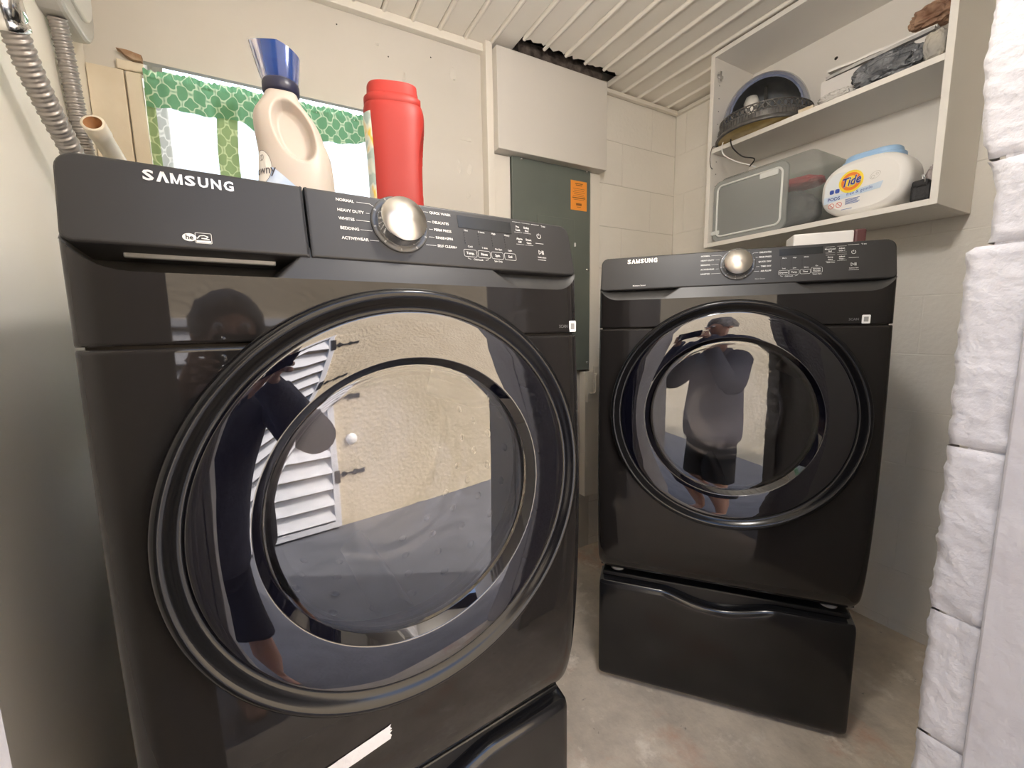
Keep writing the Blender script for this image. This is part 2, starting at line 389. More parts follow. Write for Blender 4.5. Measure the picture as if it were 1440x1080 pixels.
def curtain_mat(name,base,line,trans,scale,sheer=0):
    m=bpy.data.materials.new(name); m.use_nodes=True; t=m.node_tree; t.nodes.clear()
    out=t.nodes.new('ShaderNodeOutputMaterial'); tc=t.nodes.new('ShaderNodeTexCoord')
    n=t.nodes.new('ShaderNodeTexNoise'); n.inputs['Scale'].default_value=24; n.inputs['Detail'].default_value=1
    va=t.nodes.new('ShaderNodeVectorMath'); va.operation='MULTIPLY_ADD'; va.inputs[1].default_value=(.022,.022,.022)
    t.links.new(tc.outputs['Object'],n.inputs['Vector']); t.links.new(n.outputs['Color'],va.inputs[0]); t.links.new(tc.outputs['Object'],va.inputs[2])
    sx=t.nodes.new('ShaderNodeSeparateXYZ'); t.links.new(va.outputs[0],sx.inputs[0])
    def M(op,a,b=None):
        q=t.nodes.new('ShaderNodeMath'); q.operation=op
        for i,v in enumerate((a,b)):
            if v is None: continue
            if isinstance(v,(int,float)): q.inputs[i].default_value=v
            else: t.links.new(v,q.inputs[i])
        return q.outputs[0]
    a=M('COSINE',M('MULTIPLY',sx.outputs[0],scale)); b=M('COSINE',M('MULTIPLY',sx.outputs[2],scale*.8))
    # second rosette lattice at double frequency gives the trefoil look
    a2=M('COSINE',M('MULTIPLY',sx.outputs[0],scale*2)); b2=M('COSINE',M('MULTIPLY',sx.outputs[2],scale*1.6))
    s1=M('ABSOLUTE',M('ADD',M('ADD',a,b),M('MULTIPLY',M('MULTIPLY',a2,b2),.35)))
    ln=t.nodes.new('ShaderNodeMapRange'); ln.inputs[1].default_value=.20; ln.inputs[2].default_value=.38; ln.inputs[3].default_value=1; ln.inputs[4].default_value=0
    t.links.new(s1,ln.inputs[0])
    mx=t.nodes.new('ShaderNodeMix'); mx.data_type='RGBA'; mx.inputs[6].default_value=(*base,1); mx.inputs[7].default_value=(*line,1); t.links.new(ln.outputs[0],mx.inputs[0])
    d=t.nodes.new('ShaderNodeBsdfDiffuse'); tl=t.nodes.new('ShaderNodeBsdfTranslucent'); ms=t.nodes.new('ShaderNodeMixShader'); ms.inputs[0].default_value=trans
    t.links.new(mx.outputs[2],d.inputs[0]); t.links.new(mx.outputs[2],tl.inputs[0]); t.links.new(d.outputs[0],ms.inputs[1]); t.links.new(tl.outputs[0],ms.inputs[2])
    tp=t.nodes.new('ShaderNodeBsdfTransparent'); m2=t.nodes.new('ShaderNodeMixShader'); m2.inputs[0].default_value=sheer; t.links.new(ms.outputs[0],m2.inputs[1]); t.links.new(tp.outputs[0],m2.inputs[2]); t.links.new(m2.outputs[0],out.inputs[0])
    return m
m_val=curtain_mat('green lattice cotton',(.20,.43,.25),(.66,.80,.60),.48,150)
m_pan=curtain_mat('sheer lattice cotton glare white',(.56,.59,.57),(.92,.94,.91),.68,150,.18)  # same curtain fabric in a single layer, window glare painted in as white
m_str=curtain_mat('olive lattice cotton',(.33,.45,.22),(.62,.72,.42),.40,150)
cur=thing('window_curtain','short gathered curtain with green lattice print top and sheer lower half painted white for window glare','curtain',(0,YB-.02,1.91))
def fold(x,z,ph=0): 
    return .010*sin(x*46+ph)+.006*sin(x*103+1.3+ph)+.004*noise.noise(Vector((x*30,z*14,ph)))
CY=YB-.02
def cpt(x,z,off=0,ph=0): return (x,off+fold(x,z,ph)*(.6+.4*min(1,(1.90-z)*6)),z-1.91)
def vtop(x): return 1.897+.003*noise.noise(Vector((x*120,0,0)))
def vbot(x): return 1.790-.016*sin(x*14+.4)-.010*sin(x*31)+ (.0 if x<-.1 else -.004)
mb=MB()
mb.grid(frange(-.262,.43,230),frange(0,1,18),lambda x,t:cpt(x,lerp(vtop(x),vbot(x),t),-.016+(.004*sin(x*420) if t<.2 else 0)))
obj('valance',mb,m_val,cur,label='green lattice-print band along the top')
mb=MB().grid(frange(-.258,.43,160),frange(.97,1.875,30),lambda x,z:cpt(x,z,.006,.7)); obj('sheer_panel',mb,m_pan,cur,label='sheer lattice lower panel, window glare painted in as white')
mb=MB().grid(frange(-.10,-.045,12),frange(.97,1.85,20),lambda x,z:cpt(x+.006*sin(z*14),z,-.004,.2)); obj('overlap_strip',mb,m_str,cur,label='olive doubled strip where two widths overlap')
mb=MB().grid(frange(-.266,-.246,5),frange(.97,1.85,20),lambda x,z:cpt(x,z,-.004,.2)); obj('overlap_strip',mb,m_str,cur)
obj('curtain_rod',MB().tube([(-.267,.0,-.03),(.43,.0,-.03)],.004),m_white,cur)

# ------------------------------------------------------------ washing machine, dryer, pedestals
PM=Matrix(((1,0,0,0),(0,.2337,-.9723,.0129),(0,.9723,.2337,1.2576),(0,0,0,1)))     # panel frame: x along, y up the slope, z outward
def psurf(u,z): return PM @ Vector((u,(z-1.2576)/.9723,.0007))
def pmap(u,z): return lambda x,y: tuple(PM @ Vector((u+x,(z-1.2576)/.9723+y,.0007)))
def pline(mb,pts,wd=.0006):
    for (a,b),(c,d) in zip(pts,pts[1:]):
        p=Vector((a,(b-1.2576)/.9723));q=Vector((c,(d-1.2576)/.9723)); t=(q-p).normalized(); n=Vector((-t.y,t.x))*wd/2
        mb.add([tuple(PM@Vector((w.x,w.y,.0007))) for w in (p-n,q-n,q+n,p+n)],[(0,1,2,3)])
def pbutton(mb,u0,u1,z0,z1,r=.0025):
    o=rrect(u1-u0,z1-z0,r,4,(u0+u1)/2,(z0+z1)/2); pline(mb,o+[o[0]],.0005)
def prect(mb,u0,u1,z0,z1): mb.add([tuple(psurf(u,z)) for u,z in ((u0,z0),(u1,z0),(u1,z1),(u0,z1))],[(0,1,2,3)])
LM=Matrix(((1,0,0,.003),(0,0,-1,0),(0,1,0,.905),(0,0,0,1)))                           # door frame: axis outward
def corner(u,r=.040,W=.3445):
    d=abs(u)-(W-r); return 0 if d<=0 else (r-sqrt(max(r*r-d*d,0)))*.42
VP=[(.385,.036),(.44,.018),(.51,.005),(.63,-.006),(.8,-.011),(1.0,-.007),(1.1435,0)]
def usamp(n=56):
    a=frange(-.313,.313,n); e=[.318,.323,.328,.332,.336,.339,.341,.343,.344,.3445]
    return [-x for x in e[::-1]]+a+e
def logo_geo(mb,u0,u1,z0,z1):
    h=(z1-z0)/.9723; n=7; wd=(u1-u0)/n
    for i,ch in enumerate('SAMSUNG'):
        cx=u0+wd*(i+.5)
        if ch=='A':
            w_=wd*.46; s=wd*.27
            for q in ([(-w_,-h/2),(-w_+s,-h/2),(s*.45,h/2),(-s*.45,h/2)],[(w_-s,-h/2),(w_,-h/2),(s*.45,h/2),(-s*.45,h/2)]):
                f=pmap(cx,(z0+z1)/2); mb.add([f(*p) for p in q],[(0,1,2,3)])
        elif ch=='M':
            f=pmap(cx,(z0+z1)/2); a=wd*.44; b=wd*.20; c=wd*.13
            for q in ([(-a,-h/2),(-a+b,-h/2),(-a+b,h/2),(-a,h/2)],[(a-b,-h/2),(a,-h/2),(a,h/2),(a-b,h/2)],[(-a+b,h/2),(-a+b*.2,h/2),(-c*.55,-h/2),(c*.55,-h/2)][::-1],[(a-b,h/2),(a-b*.2,h/2),(c*.55,-h/2),(-c*.55,-h/2)]): mb.add([f(*p) for p in q],[(0,1,2,3)])
        else:
            vs,fs=text_geo(ch,'CENTER',.012 if ch=='M' else .032,0); xs=[v[0] for v in vs]; ys=[v[1] for v in vs]
            sx=(wd*(.92 if ch=='M' else .80))/(max(xs)-min(xs)); sy=h/(max(ys)-min(ys)); mx=(max(xs)+min(xs))/2; my=(max(ys)+min(ys))/2
            f=pmap(cx,(z0+z1)/2); mb.add([f((x-mx)*sx,(y-my)*sy) for x,y in vs],fs)
def power_icons(mb,u,zp,zs):
    pts=[(u+.0042*sin(a),zp+.0042*cos(a)) for a in [radians(35+290*k/16) for k in range(17)]]; pline(mb,pts,.0009); pline(mb,[(u,zp+.001),(u,zp+.0048)],.0009)
    pline(mb,[(u-.0055,zs-.0035),(u+.0005,zs),(u-.0055,zs+.0035),(u-.0055,zs-.0035)],.0008)
    for d in (.002,.0045): pline(mb,[(u+d,zs-.0035),(u+d,zs+.0035)],.0012)
def machine(kind,loc,rot,label,cat):
    W_=kind=='washer'
    t=thing('washing_machine' if W_ else 'tumble_dryer',label,cat,loc,rot)
    # shell
    mb=MB()
    mb.box((-.338,.055,.385),(-.330,.79,1.338)); mb.box((.330,.055,.385),(.338,.79,1.338)); mb.box((-.338,.055,.385),(.338,.79,.393)); mb.box((-.338,.075,1.328),(.338,.79,1.338),bevel=.003); mb.box((-.338,.782,.385),(.338,.79,1.338))
    obj('cabinet',mb,m_cab,t)
    keep=lambda u,z: hypot(u-.003,z-.905)>.268
    def zb(u): return .385+corner(u,.028)*2.4
    us=usamp(); zs=frange(0,1,84)
    # param grid in (u,t); keep tested in (u,z)
    def lf(u,q): z=lerp(zb(u),1.1425,q); return (u,stable(VP,z)+corner(u)+(.012*(1-q/.03)**2 if q<.03 else 0)+(.0025*((q-.996)/.004) if q>.996 else 0),z)
    zz=[0,.004,.01,.018,.026]+frange(.036,.992,80)+[.996,.998,1]
    mb=MB().grid(us,zz,lf,keep=lambda u,q:keep(u,lerp(zb(u),1.1425,q)),flip=False)
    obj('lower_front',mb,m_gloss,t)
    def zt(u): d=max(0,(abs(u)-.285)/.058); return 1.2235+.030*min(1,d)**2.6
    def vf(z): return (z-1.144)*.035
    def ff(u,q): z=lerp(1.1455,zt(u),q); return (u,vf(z)+corner(u)+(.0025*(1-q/.02) if q<.02 else 0),z)
    mb=MB().grid(us,[0,.01,.02]+frange(.06,1,14),ff,keep=lambda u,q:keep(u,lerp(1.1455,zt(u),q)))
    obj('upper_fascia',mb,m_gloss,t)
    obj('seam',MB().grid(frange(-.336,.336,30),[1.138,1.150],lambda u,z:(u,.006+corner(u,.03,.338),z)),m_dark,t)
    # satin apron under the console with its finger pockets
    def sm(a,b,x): q=min(1,max(0,(x-a)/(b-a))); return q*q*(3-2*q)
    def ap(u,q):
        z=lerp(1.266,zt(u),q); v=lerp(.0195,vf(zt(u)),q)+corner(u)*.8
        def pocket(uu,inner,outer,deep,soft):
            e=inner-(outer*q)                              # slanted inner end
            k=sm(e+.004,e-.004,uu)*sm(-.340,-.325,uu)
            return k*deep*((1-q)**soft if soft else (1 if q<.97 else (1-q)/.03))
        if W_:
            v+=pocket(u,-.118,.040,.055,0)
            v+=pocket(-u,-.145,.060,.030,1.6)
        else:
            v+=pocket(u,-.115,.060,.028,1.7)+pocket(-u,-.125,.06,.028,1.7)
        return (u,v,z)
    ua=sorted(set(us+frange(-.20,-.10,60)+frange(.10,.22,40)))
    obj('panel_apron',MB().grid(ua,[0,.05]+frange(.1,.95,16)+[.97,.985,1],ap),m_apron,t)
    # console
    H_=.0899
    def outl(u0,u1,rl,rr):
        b=-.0055; p=[]
        for (x,y,r,a0) in ((u1,H_,rr,0),(u0,H_,rl,pi/2),(u0,b,min(rl,.010) or .0005,pi),(u1,b,min(rr,.010) or .0005,3*pi/2)):
            r=max(r,.0005); cx=x-r if x==u1 else x+r; cy=y-r if y==H_ else y+r
            for k in range(7): a=a0+pi/2*k/6; p.append((cx+r*cos(a),cy+r*sin(a)))
        return p
    if W_:
        dr=obj('detergent_drawer',MB().slab(outl(-.343,-.1142,.018,0),-.05,0,.0035,M=PM),m_panel,t)
        obj('control_panel',MB().slab(outl(-.1128,.343,0,.020),-.05,0,.0035,M=PM),m_panel,t)
        mb=MB(); logo_geo(mb,-.275,-.189,1.3245,1.3365); obj('logo',mb,m_logo,dr,label='silver SAMSUNG lettering')
        mb=MB()
        mb.add([tuple(psurf(-.238+.0065*cos(a),1.265+.0045*sin(a))) for a in [2*pi*k/20 for k in range(20)]],[tuple(range(20))])
        pbutton(mb,-.2325,-.2175,1.2592,1.2708,.0008); prect(mb,-.2318,-.2182,1.2599,1.2624)
        pline(mb,[(-.231,1.2642),(-.2285,1.2675),(-.2245,1.2682),(-.2205,1.2668),(-.2225,1.265),(-.227,1.2648),(-.2195,1.2638)],.001)
        obj('badges',mb,m_print,dr)
        mb=MB(); f=pmap(-.238,1.265); mb.text('he',.0075,lambda x,y:tuple(Vector(f(x,y))+Vector((0,-.0004,0))),'CENTER',.02); obj('badge_lettering',mb,m_panel,dr)
        obj('drawer_grip',MB().box((-.299,.034,1.2415),(-.152,.04,1.2500),bevel=.0015),mat('brushed grey grip',(.22,.22,.22),.35,metal=.4),t,label='light grey grip strip under the drawer')
    else:
        dr=obj('control_panel',MB().slab(outl(-.343,.343,.018,.020),-.05,0,.0035,M=PM),m_panel,t)
        mb=MB(); logo_geo(mb,-.271,-.189,1.3255,1.3375); obj('logo',mb,m_logo,dr,label='silver SAMSUNG lettering')
    # knob
    ku,kz=(.012,1.309) if W_ else (.009,1.306)
    KM=PM @ Matrix.Translation((ku,(kz-1.2576)/.9723,0))
    dial=obj('dial_ring',MB().lathe([(.0425,0),(.0425,.0015),(.041,.003),(.037,.0035),(.0345,.001)],64,KM),mat('smoked clear ring',(.10,.10,.10),.12),t)
    mb=MB()
    for k in range(10):
        a=2*pi*k/10+.2; mb.add([tuple(KM@Vector((r*cos(a+d),r*sin(a+d),.0037))) for r,d in ((.0375,-.03),(.041,-.03),(.041,.03),(.0375,.03))],[(0,1,2,3)])
    obj('dial_marks',mb,m_printdim,t,kind='stuff')
    kb=obj('knob',MB().lathe([(.0345,.0),(.0345,.006),(.0335,.007),(.0335,.019),(.0325,.0205)],72,KM,cap=False),m_chrome,t,label='chrome rimmed rotary dial')
    obj('knob_face',MB().lathe([(.0326,.0203),(.0322,.0212),(.0001,.0212)],72,KM),knob_mat(t),kb)
    # printing
    P=MB(); D=MB()
    def lab(txt,u,z,s=.0052,al='LEFT',b=.02,sx=1,mb=None): (mb or P).text(txt,s,pmap(u,z),al,b,sx)
    if W_:
        left=[('NORMAL',1.3335),('HEAVY DUTY',1.3195),('WHITES',1.3080),('BEDDING',1.2950),('ACTIVEWEAR',1.2815)]
        right=[('QUICK WASH',1.3335),('DELICATES',1.3190),('PERM PRESS',1.3075),('RINSE+SPIN',1.2955),('SELF CLEAN+',1.2830)]
        for i,(s,z) in enumerate(left):
            lab(s,-.0745+.0015*i*.3,z,.0058); wd=(max(v[0] for v in text_geo(s,'LEFT',.02,0)[0]))*.0058
            a=-.0745+wd+.003; e=ku-sqrt(max(.0445**2-(z-kz)**2,1e-6))
            if i==0: pline(P,[(a,z),(ku-.041,z),(ku-.0345,z-.004)])
            else: pline(P,[(a,z),(e,z)])
        for i,(s,z) in enumerate(right):
            u=.0625+.001*i+(-.002 if i==0 else 0); lab(s,u,z,.0056); pline(P,[(ku+sqrt(max(.0445**2-(z-kz)**2,1e-6)),z),(u-.002,z)])
        prect(D,.1075,.209,1.3165,1.3360)
        cols=[(.1225,'Hot','Cold','Temp.'),(.148,'5 times','1 time','Rinse'),(.1735,'High','No Spin','Spin'),(.199,'Heavy','Light','Soil')]
        for u,a,b,c in cols:
            lab(a,u-.006,1.3125,.0042,b=.01); lab(b,u-.003,1.2868,.0042,b=.01); lab(c,u,1.2760,.0056,'CENTER')
            pbutton(P,u-.0115,u+.0115,1.2705,1.2818)
            for k in range(5): prect(D,u-.0075,u-.0060,1.3085-k*.0043,1.3098-k*.0043)
        lab('Child Lock',.1355,1.2665,.0040,'CENTER',b=.01); pline(P,[(.117,1.2690),(.117,1.2675),(.122,1.2665)],.0005); pline(P,[(.154,1.2690),(.154,1.2675),(.149,1.2665)],.0005); lab('Spin Only',.1735,1.2665,.0040,'CENTER',b=.01)
        for a,b,u,z in (('Pre','Soak',.2235,1.3275),('Delay','End',.2425,1.3275),('Alarm','Off',.2240,1.3065),('Smart','Care',.2435,1.3065)):
            lab(a,u,z+.0028,.0050,'CENTER'); lab(b,u,z-.0028,.0050,'CENTER'); prect(D,u-.0006,u+.0006,z+.0072,z+.0088); pline(P,[(u-.0085,z-.0068),(u+.0085,z-.0068)],.0004)
        pline(P,[(.214,1.3385),(.2315,1.3385)],.0004); pline(P,[(.2335,1.3385),(.2515,1.3385)],.0004); pline(P,[(.2545,1.3385),(.272,1.3385)],.0006)
        lab('*3 sec',.276,1.3375,.0042); power_icons(P,.268,1.3185,1.2890); pline(P,[(.258,1.3050),(.276,1.3050)],.0007)
        lab('Hold to Start',.268,1.2800,.0034,'CENTER'); pline(P,[(.258,1.2755),(.276,1.2755)],.0007)
    else:
        left=[('NORMAL',1.3325),('HEAVY DUTY',1.3205),('BEDDING',1.3085),('ACTIVEWEAR',1.2965),('SANITIZE',1.2845)]
        right=[('DELICATES',1.3325),('PERM PRESS',1.3205),('QUICK DRY',1.3085),('TIME DRY',1.2965),('AIR FLUFF',1.2845)]
        for i,(s,z) in enumerate(left):
            lab(s,-.0785,z,.0054); wd=(max(v[0] for v in text_geo(s,'LEFT',.02,0)[0]))*.0054
            a=-.0785+wd+.003; e=ku-sqrt(max(.0445**2-(z-kz)**2,1e-6))
            if i==0: pline(P,[(a,z),(ku-.041,z),(ku-.0345,z-.004)])
            elif e-a>.002: pline(P,[(a,z),(e,z)])
        for i,(s,z) in enumerate(right):
            lab(s,.0865,z,.0054,'RIGHT'); wd=-(min(v[0] for v in text_geo(s,'RIGHT',.02,0)[0]))*.0054
            a=.0865-wd-.003; e=ku+sqrt(max(.0445**2-(z-kz)**2,1e-6))
            if i==0: pline(P,[(ku+.033,z-.005),(ku+.037,z),(a,z)])
            elif a-e>.002: pline(P,[(e,z),(a,z)])
        prect(D,.104,.197,1.3200,1.3375)
        cols=[(.1135,'More','Less','Dryness'),(.1365,'High','Low','Temp.'),(.160,'60min','20min','Time')]
        for u,a,b,c in cols:
            lab(a,u-.003,1.3140,.0042,b=.01); lab(b,u-.003,1.2880,.0042,b=.01); lab(c,u,1.2775,.0052,'CENTER'); pbutton(P,u-.0108,u+.0108,1.2720,1.2830)
            for k in range(5): prect(D,u-.0075,u-.0060,1.3085-k*.0043,1.3098-k*.0043)
        lab('On',.184,1.2905,.0042,'CENTER',b=.01); pbutton(P,.1725,.1955,1.2735,1.2865); lab('Wrinkle',.184,1.2825,.0048,'CENTER'); lab('Prevent',.184,1.2775,.0048,'CENTER'); lab('*Steam Care',.184,1.2700,.0038,'CENTER')
        lab('Child Lock',.125,1.2680,.0040,'CENTER',b=.01); pline(P,[(.107,1.2705),(.107,1.2690),(.112,1.2680)],.0005); pline(P,[(.143,1.2705),(.143,1.2690),(.138,1.2680)],.0005)
        for a,b,u,z in (('Mixed Load','Bell',.2115,1.3265),('Adjust','Time +',.2355,1.3265),('Damp','Alert',.2120,1.3065),('Adjust','Time -',.2355,1.3065)):
            lab(a,u,z+.0028,.0046,'CENTER'); lab(b,u,z-.0028,.0046,'CENTER'); pline(P,[(u-.0095,z-.0068),(u+.0095,z-.0068)],.0004); pline(P,[(u-.0095,z+.0082),(u+.0095,z+.0082)],.0004)
        lab('*Smart Care',.2120,1.2965,.0036,'CENTER'); pline(P,[(.2475,1.3365),(.270,1.3365)],.0006); lab('*3 sec',.274,1.3365,.0042)
        power_icons(P,.259,1.3185,1.2890); pline(P,[(.249,1.3050),(.269,1.3050)],.0007); lab('Hold to Start',.259,1.2800,.0034,'CENTER'); pline(P,[(.249,1.2755),(.269,1.2755)],.0007)
        lab('Moisture Sensor',-.253,1.2625,.0052,b=.02)
        Q=MB(); Q.text('Multi-Steam',.0048,pmap(.0500,1.2650),'LEFT',.01); obj('faint_print',Q,m_printdim,t)
    obj('display',D,m_disp,t); obj('printed_labels',P,m_print,t,kind='stuff')
    # door: lip, glossy ring, glass and bowl
    door=obj('door',MB().lathe([(.279,.0205),(.2782,.0222),(.2770,.0236),(.2755,.0242),(.2735,.0245),(.265,.0249),(.252,.0256),(.240,.0260),(.228,.0262),(.2150,.0262),(.2137,.02615),(.2130,.0260),(.2124,.0255),(.2119,.0248),(.2112,.0238),(.2030,.0125),(.2022,.0115),(.199,.008)],144,LM,cap=False),m_ring,t)
    obj('door_lip',MB().lathe([(.270,-.03),(.3075,-.02),(.3092,.016),(.3086,.0255),(.3062,.0315),(.3025,.0342),(.2985,.0340),(.2945,.0315),(.2895,.0265),(.2850,.0220),(.2815,.0200),(.2785,.0203)],144,LM,cap=False),m_lip,door)
    obj('door_glass',MB().lathe([(.2022,.0118)]+[(r,.0121+.0022*(1-(r/.2022)**2)) for r in (.201,.19,.17,.15,.12,.09,.06,.03,.0001)],128,LM,cap=False),m_dglass,door)
    obj('glass_bowl',MB().lathe([(.200,.006),(.193,.004),(.190,-.010),(.185,-.016),(.183,-.026),(.174,-.060),(.165,-.090),(.157,-.106),(.150,-.114),(.143,-.112),(.136,-.118),(.118,-.126),(.06,-.131),(.0001,-.132)],96,LM,cap=False),m_bowl,door)
    obj('bowl_rim',MB().lathe([(.1955,.005),(.1945,.0075),(.1925,.0075),(.1915,.003)],96,LM,cap=False),m_bowl,door)
    obj('drum_gasket',MB().lathe([(.285,-.004),(.262,-.012),(.240,-.018),(.226,-.034),(.224,-.05),(.236,-.062),(.232,-.072),(.250,-.085)],96,LM,cap=False),m_gask if W_ else m_cab,t)
    mb=MB().lathe([(.252,-.08),(.256,-.10),(.256,-.42),(.24,-.44),(.08,-.455),(.0001,-.46)],72,LM,cap=False)
    for k in range(3):
        a=2*pi*k/3+.5; p=[]; 
        M_=LM@Matrix.Rotation(a,4,'Z')
        mb.grid(frange(-.035,.035,8),frange(-.40,-.11,8),lambda x,h:(.256-.055*cos(x/.035*pi/2)**1.2*(1 if abs(h+.255)<.14 else .5),x,h),M=M_)
    if W_:
        for i in range(22):
            for k in range(4):
                a=i*2*pi/22+k*.07; h=-.14-k*.065
                M_=LM@Matrix.Rotation(a,4,'Z')@Matrix.Translation((.2545,0,h))
                mb.sphere((0,0,0),(.004,.009,.009),8,5,M_)
    obj('drum',mb,m_drum,t)
    # small white label, its faint word
    su=.326 if W_ else .286; sz=1.1575
    v=vf(sz)+corner(su)
    rot_=Matrix.Translation((su,v-.0012,sz))@Matrix(((1,0,0,0),(0,0,-1,0),(0,1,0,0),(0,0,0,1)))
    obj('sticker',MB().slab(rrect(.0165,.0205,.002,4),0,.0006,M=rot_).box((-.0045,-.006,.0007),(.0045,.006,.0008),M=rot_),m_white,t,label='small white label at the right end of the seam')
    obj('sticker_print',MB().slab(rrect(.0090,.0115,.0004,2),0,.0009,M=rot_),m_printdim,t)
    obj('faint_lettering',MB().text('SCAN',.0078,lambda x,y:(su-.024+x,vf(sz)+corner(su-.02)-.0012,sz+y),'CENTER',.02),mat('dim grey print',(.14,.14,.14),.5),t)
    if W_:
        # strip of masking tape low on the front
        def tp(s,q):
            u=lerp(-.165,-.054,s); z=lerp(.512,.531,s)+lerp(-.0135,.0135,q)+ (.0015*sin(q*40) if s>.97 else 0)
            return (u+(.002*sin(q*28) if s>.97 else 0),stable(VP,z)+corner(u)-.0012-.0006*noise.noise(Vector((u*90,z*90,0))),z)
        obj('tape_strip',MB().grid(frange(0,1,24),frange(0,1,8),tp),m_tape,t,label='torn strip of white masking tape')
    mb=MB()
    for u in (-.29,.29):
        for v_ in (.09,.70): obj('foot',MB().lathe([(.022,.363),(.022,.370),(.012,.372),(.012,.387)],16,Matrix.Translation((u,v_,0))),mat('grey foot',(.35,.35,.35),.5),t)
    return t
def knob_mat(_):
    if 'radial brushed knob' in MATS: return MATS['radial brushed knob']
    m=mat('radial brushed knob',(.72,.69,.65),.30,metal=1); t=m.node_tree; b=t.nodes['Principled BSDF']; b.inputs['Anisotropic'].default_value=.9
    tg=t.nodes.new('ShaderNodeTangent'); tg.direction_type='RADIAL'; tg.axis='Y'; t.links.new(tg.outputs[0],b.inputs['Tangent'])
    return m
def pedestal(loc,rot,label):
    t=thing('laundry_pedestal',label,'pedestal',loc,rot)
    mb=MB(); mb.box((-.335,.06,.012),(.335,.79,.362),bevel=.004); obj('pedestal_box',mb,m_cab,t)
    # drawer front: top edge dips in the middle to open a hand slot, top rolls back
    def top(u): return .343-.030*(.5+.5*cos(min(pi,abs(u/.155)*pi)))**.8 if abs(u)<.155 else .343
    def fv(u,z): 
        return .029+corner(u,.016,.341)+ (.0)
    def g(u,q):
        tp=top(u)-corner(u,.016,.341)*.6; bt=.013+corner(u,.014,.341)
        if q<=1: 
            z=lerp(bt,tp,q); e=max(0,(q-.94)/.06); b=max(0,(.05-q)/.05)
            return (u,fv(u,z)+.006*e**2+.008*b**2,z)
        k=(q-1); return (u,fv(u,0)+.006+.055*k,tp+.016*k**.8)
    us=[-.341,-.3395,-.337,-.333,-.328]+frange(-.325,.325,90)+[.328,.333,.337,.3395,.341]
    obj('drawer_front',MB().grid(us,[0,.015,.03,.05]+frange(.1,.94,10)+[.955,.97,.985,1,1.12,1.3,1.6,2.0],g),m_ped,t)
    # inner curved lip of the hand slot
    obj('drawer_handle',MB().grid(frange(-.165,.165,48),frange(0,1,8),lambda u,q:(u,.052+.030*q+.004*sin(q*pi),lerp(top(u)-.012,.352+.006*cos(u/.165*pi/2),q))),m_ped,t)
    for u in (-.30,.30):
        for v_ in (.10,.74): obj('foot',MB().lathe([(.020,.0),(.020,.008),(.010,.009),(.010,.014)],16,Matrix.Translation((u,v_,0))),MATS.get('grey foot') or mat('grey foot',(.35,.35,.35),.5),t)
    return t
WLOC,WROT=(.164,.614,0),.0842
DLOC,DROT=(1.048,.697,0),-.8674
machine('washer',WLOC,WROT,'black front loading washing machine with left detergent drawer and bottles on top','washer')
machine('dryer',(DLOC[0],DLOC[1],.004),DROT,'black front loading tumble dryer standing across the corner under the wall shelves','dryer')
pedestal(WLOC,WROT,'black drawer pedestal under the washing machine, cut off at the bottom edge')
pedestal((DLOC[0],DLOC[1],.002),DROT,'black drawer pedestal under the dryer in the corner')

# ------------------------------------------------------------ bottles on the washer
TOP=1.340
m_bot=mat('warm white bottle plastic',(.52,.465,.42),.35,**{'Subsurface Weight':.3,'Subsurface Radius':(.02,.012,.008),'Subsurface Scale':.5})
bt=thing('fabric_softener_bottle','white fabric softener bottle with a clear blue cap standing on the washer','bottle',(.052,.948,TOP),radians(-4))
BL_=[(0,-.052),(.02,-.055),(.09,-.054),(.1435,-.050),(.170,-.052),(.197,-.054),(.217,-.051),(.237,-.038),(.250,-.031),(.256,-.028)]
BR_=[(0,.074),(.02,.078),(.09,.077),(.1435,.073),(.170,.064),(.197,.055),(.217,.043),(.237,.028),(.250,.023),(.256,.022)]
BD_=[(0,.040),(.02,.045),(.1,.046),(.17,.042),(.217,.034),(.25,.026),(.256,.025)]
def bsec(z): l,r=stable(BL_,z),stable(BR_,z); return (l+r)/2,(r-l)/2,stable(BD_,z)
def bpt(a,z,off=0):
    cx,hw,hd=bsec(z); c,s_=sin(a),cos(a)
    x=cx+hw*(abs(c)**.82)*(1 if c>0 else -1); y=-hd*(abs(s_)**.82)*(1 if s_>0 else -1)
    # grip recess on both broad sides
    dx=(x-.012+(z-.18)*.22)/.031; dz=(z-.180)/.050; q=dx*dx+dz*dz
    if q<1.25: k=1-max(0,min(1,(q-.62)/.63)); k=k*k*(3-2*k); y*=1-.72*k
    return (x,y-(off if y<0 else -off),z)
mb=MB().grid(frange(0,2*pi,128),[0]+frange(.004,.256,90),lambda a,z:bpt(a,z),flip=True)
mb.add([bpt(a,.0) for a in frange(0,2*pi,32)[:-1]],[tuple(range(32))])
obj('bottle_body',mb,m_bot,bt)
obj('collar',MB().lathe([(.027,.250),(.031,.254),(.031,.268),(.029,.272),(.024,.274)],40,Matrix.Translation((-.004,0,0))),mat('dark blue collar',(.018,.02,.05),.35),bt,label='dark navy pouring collar')
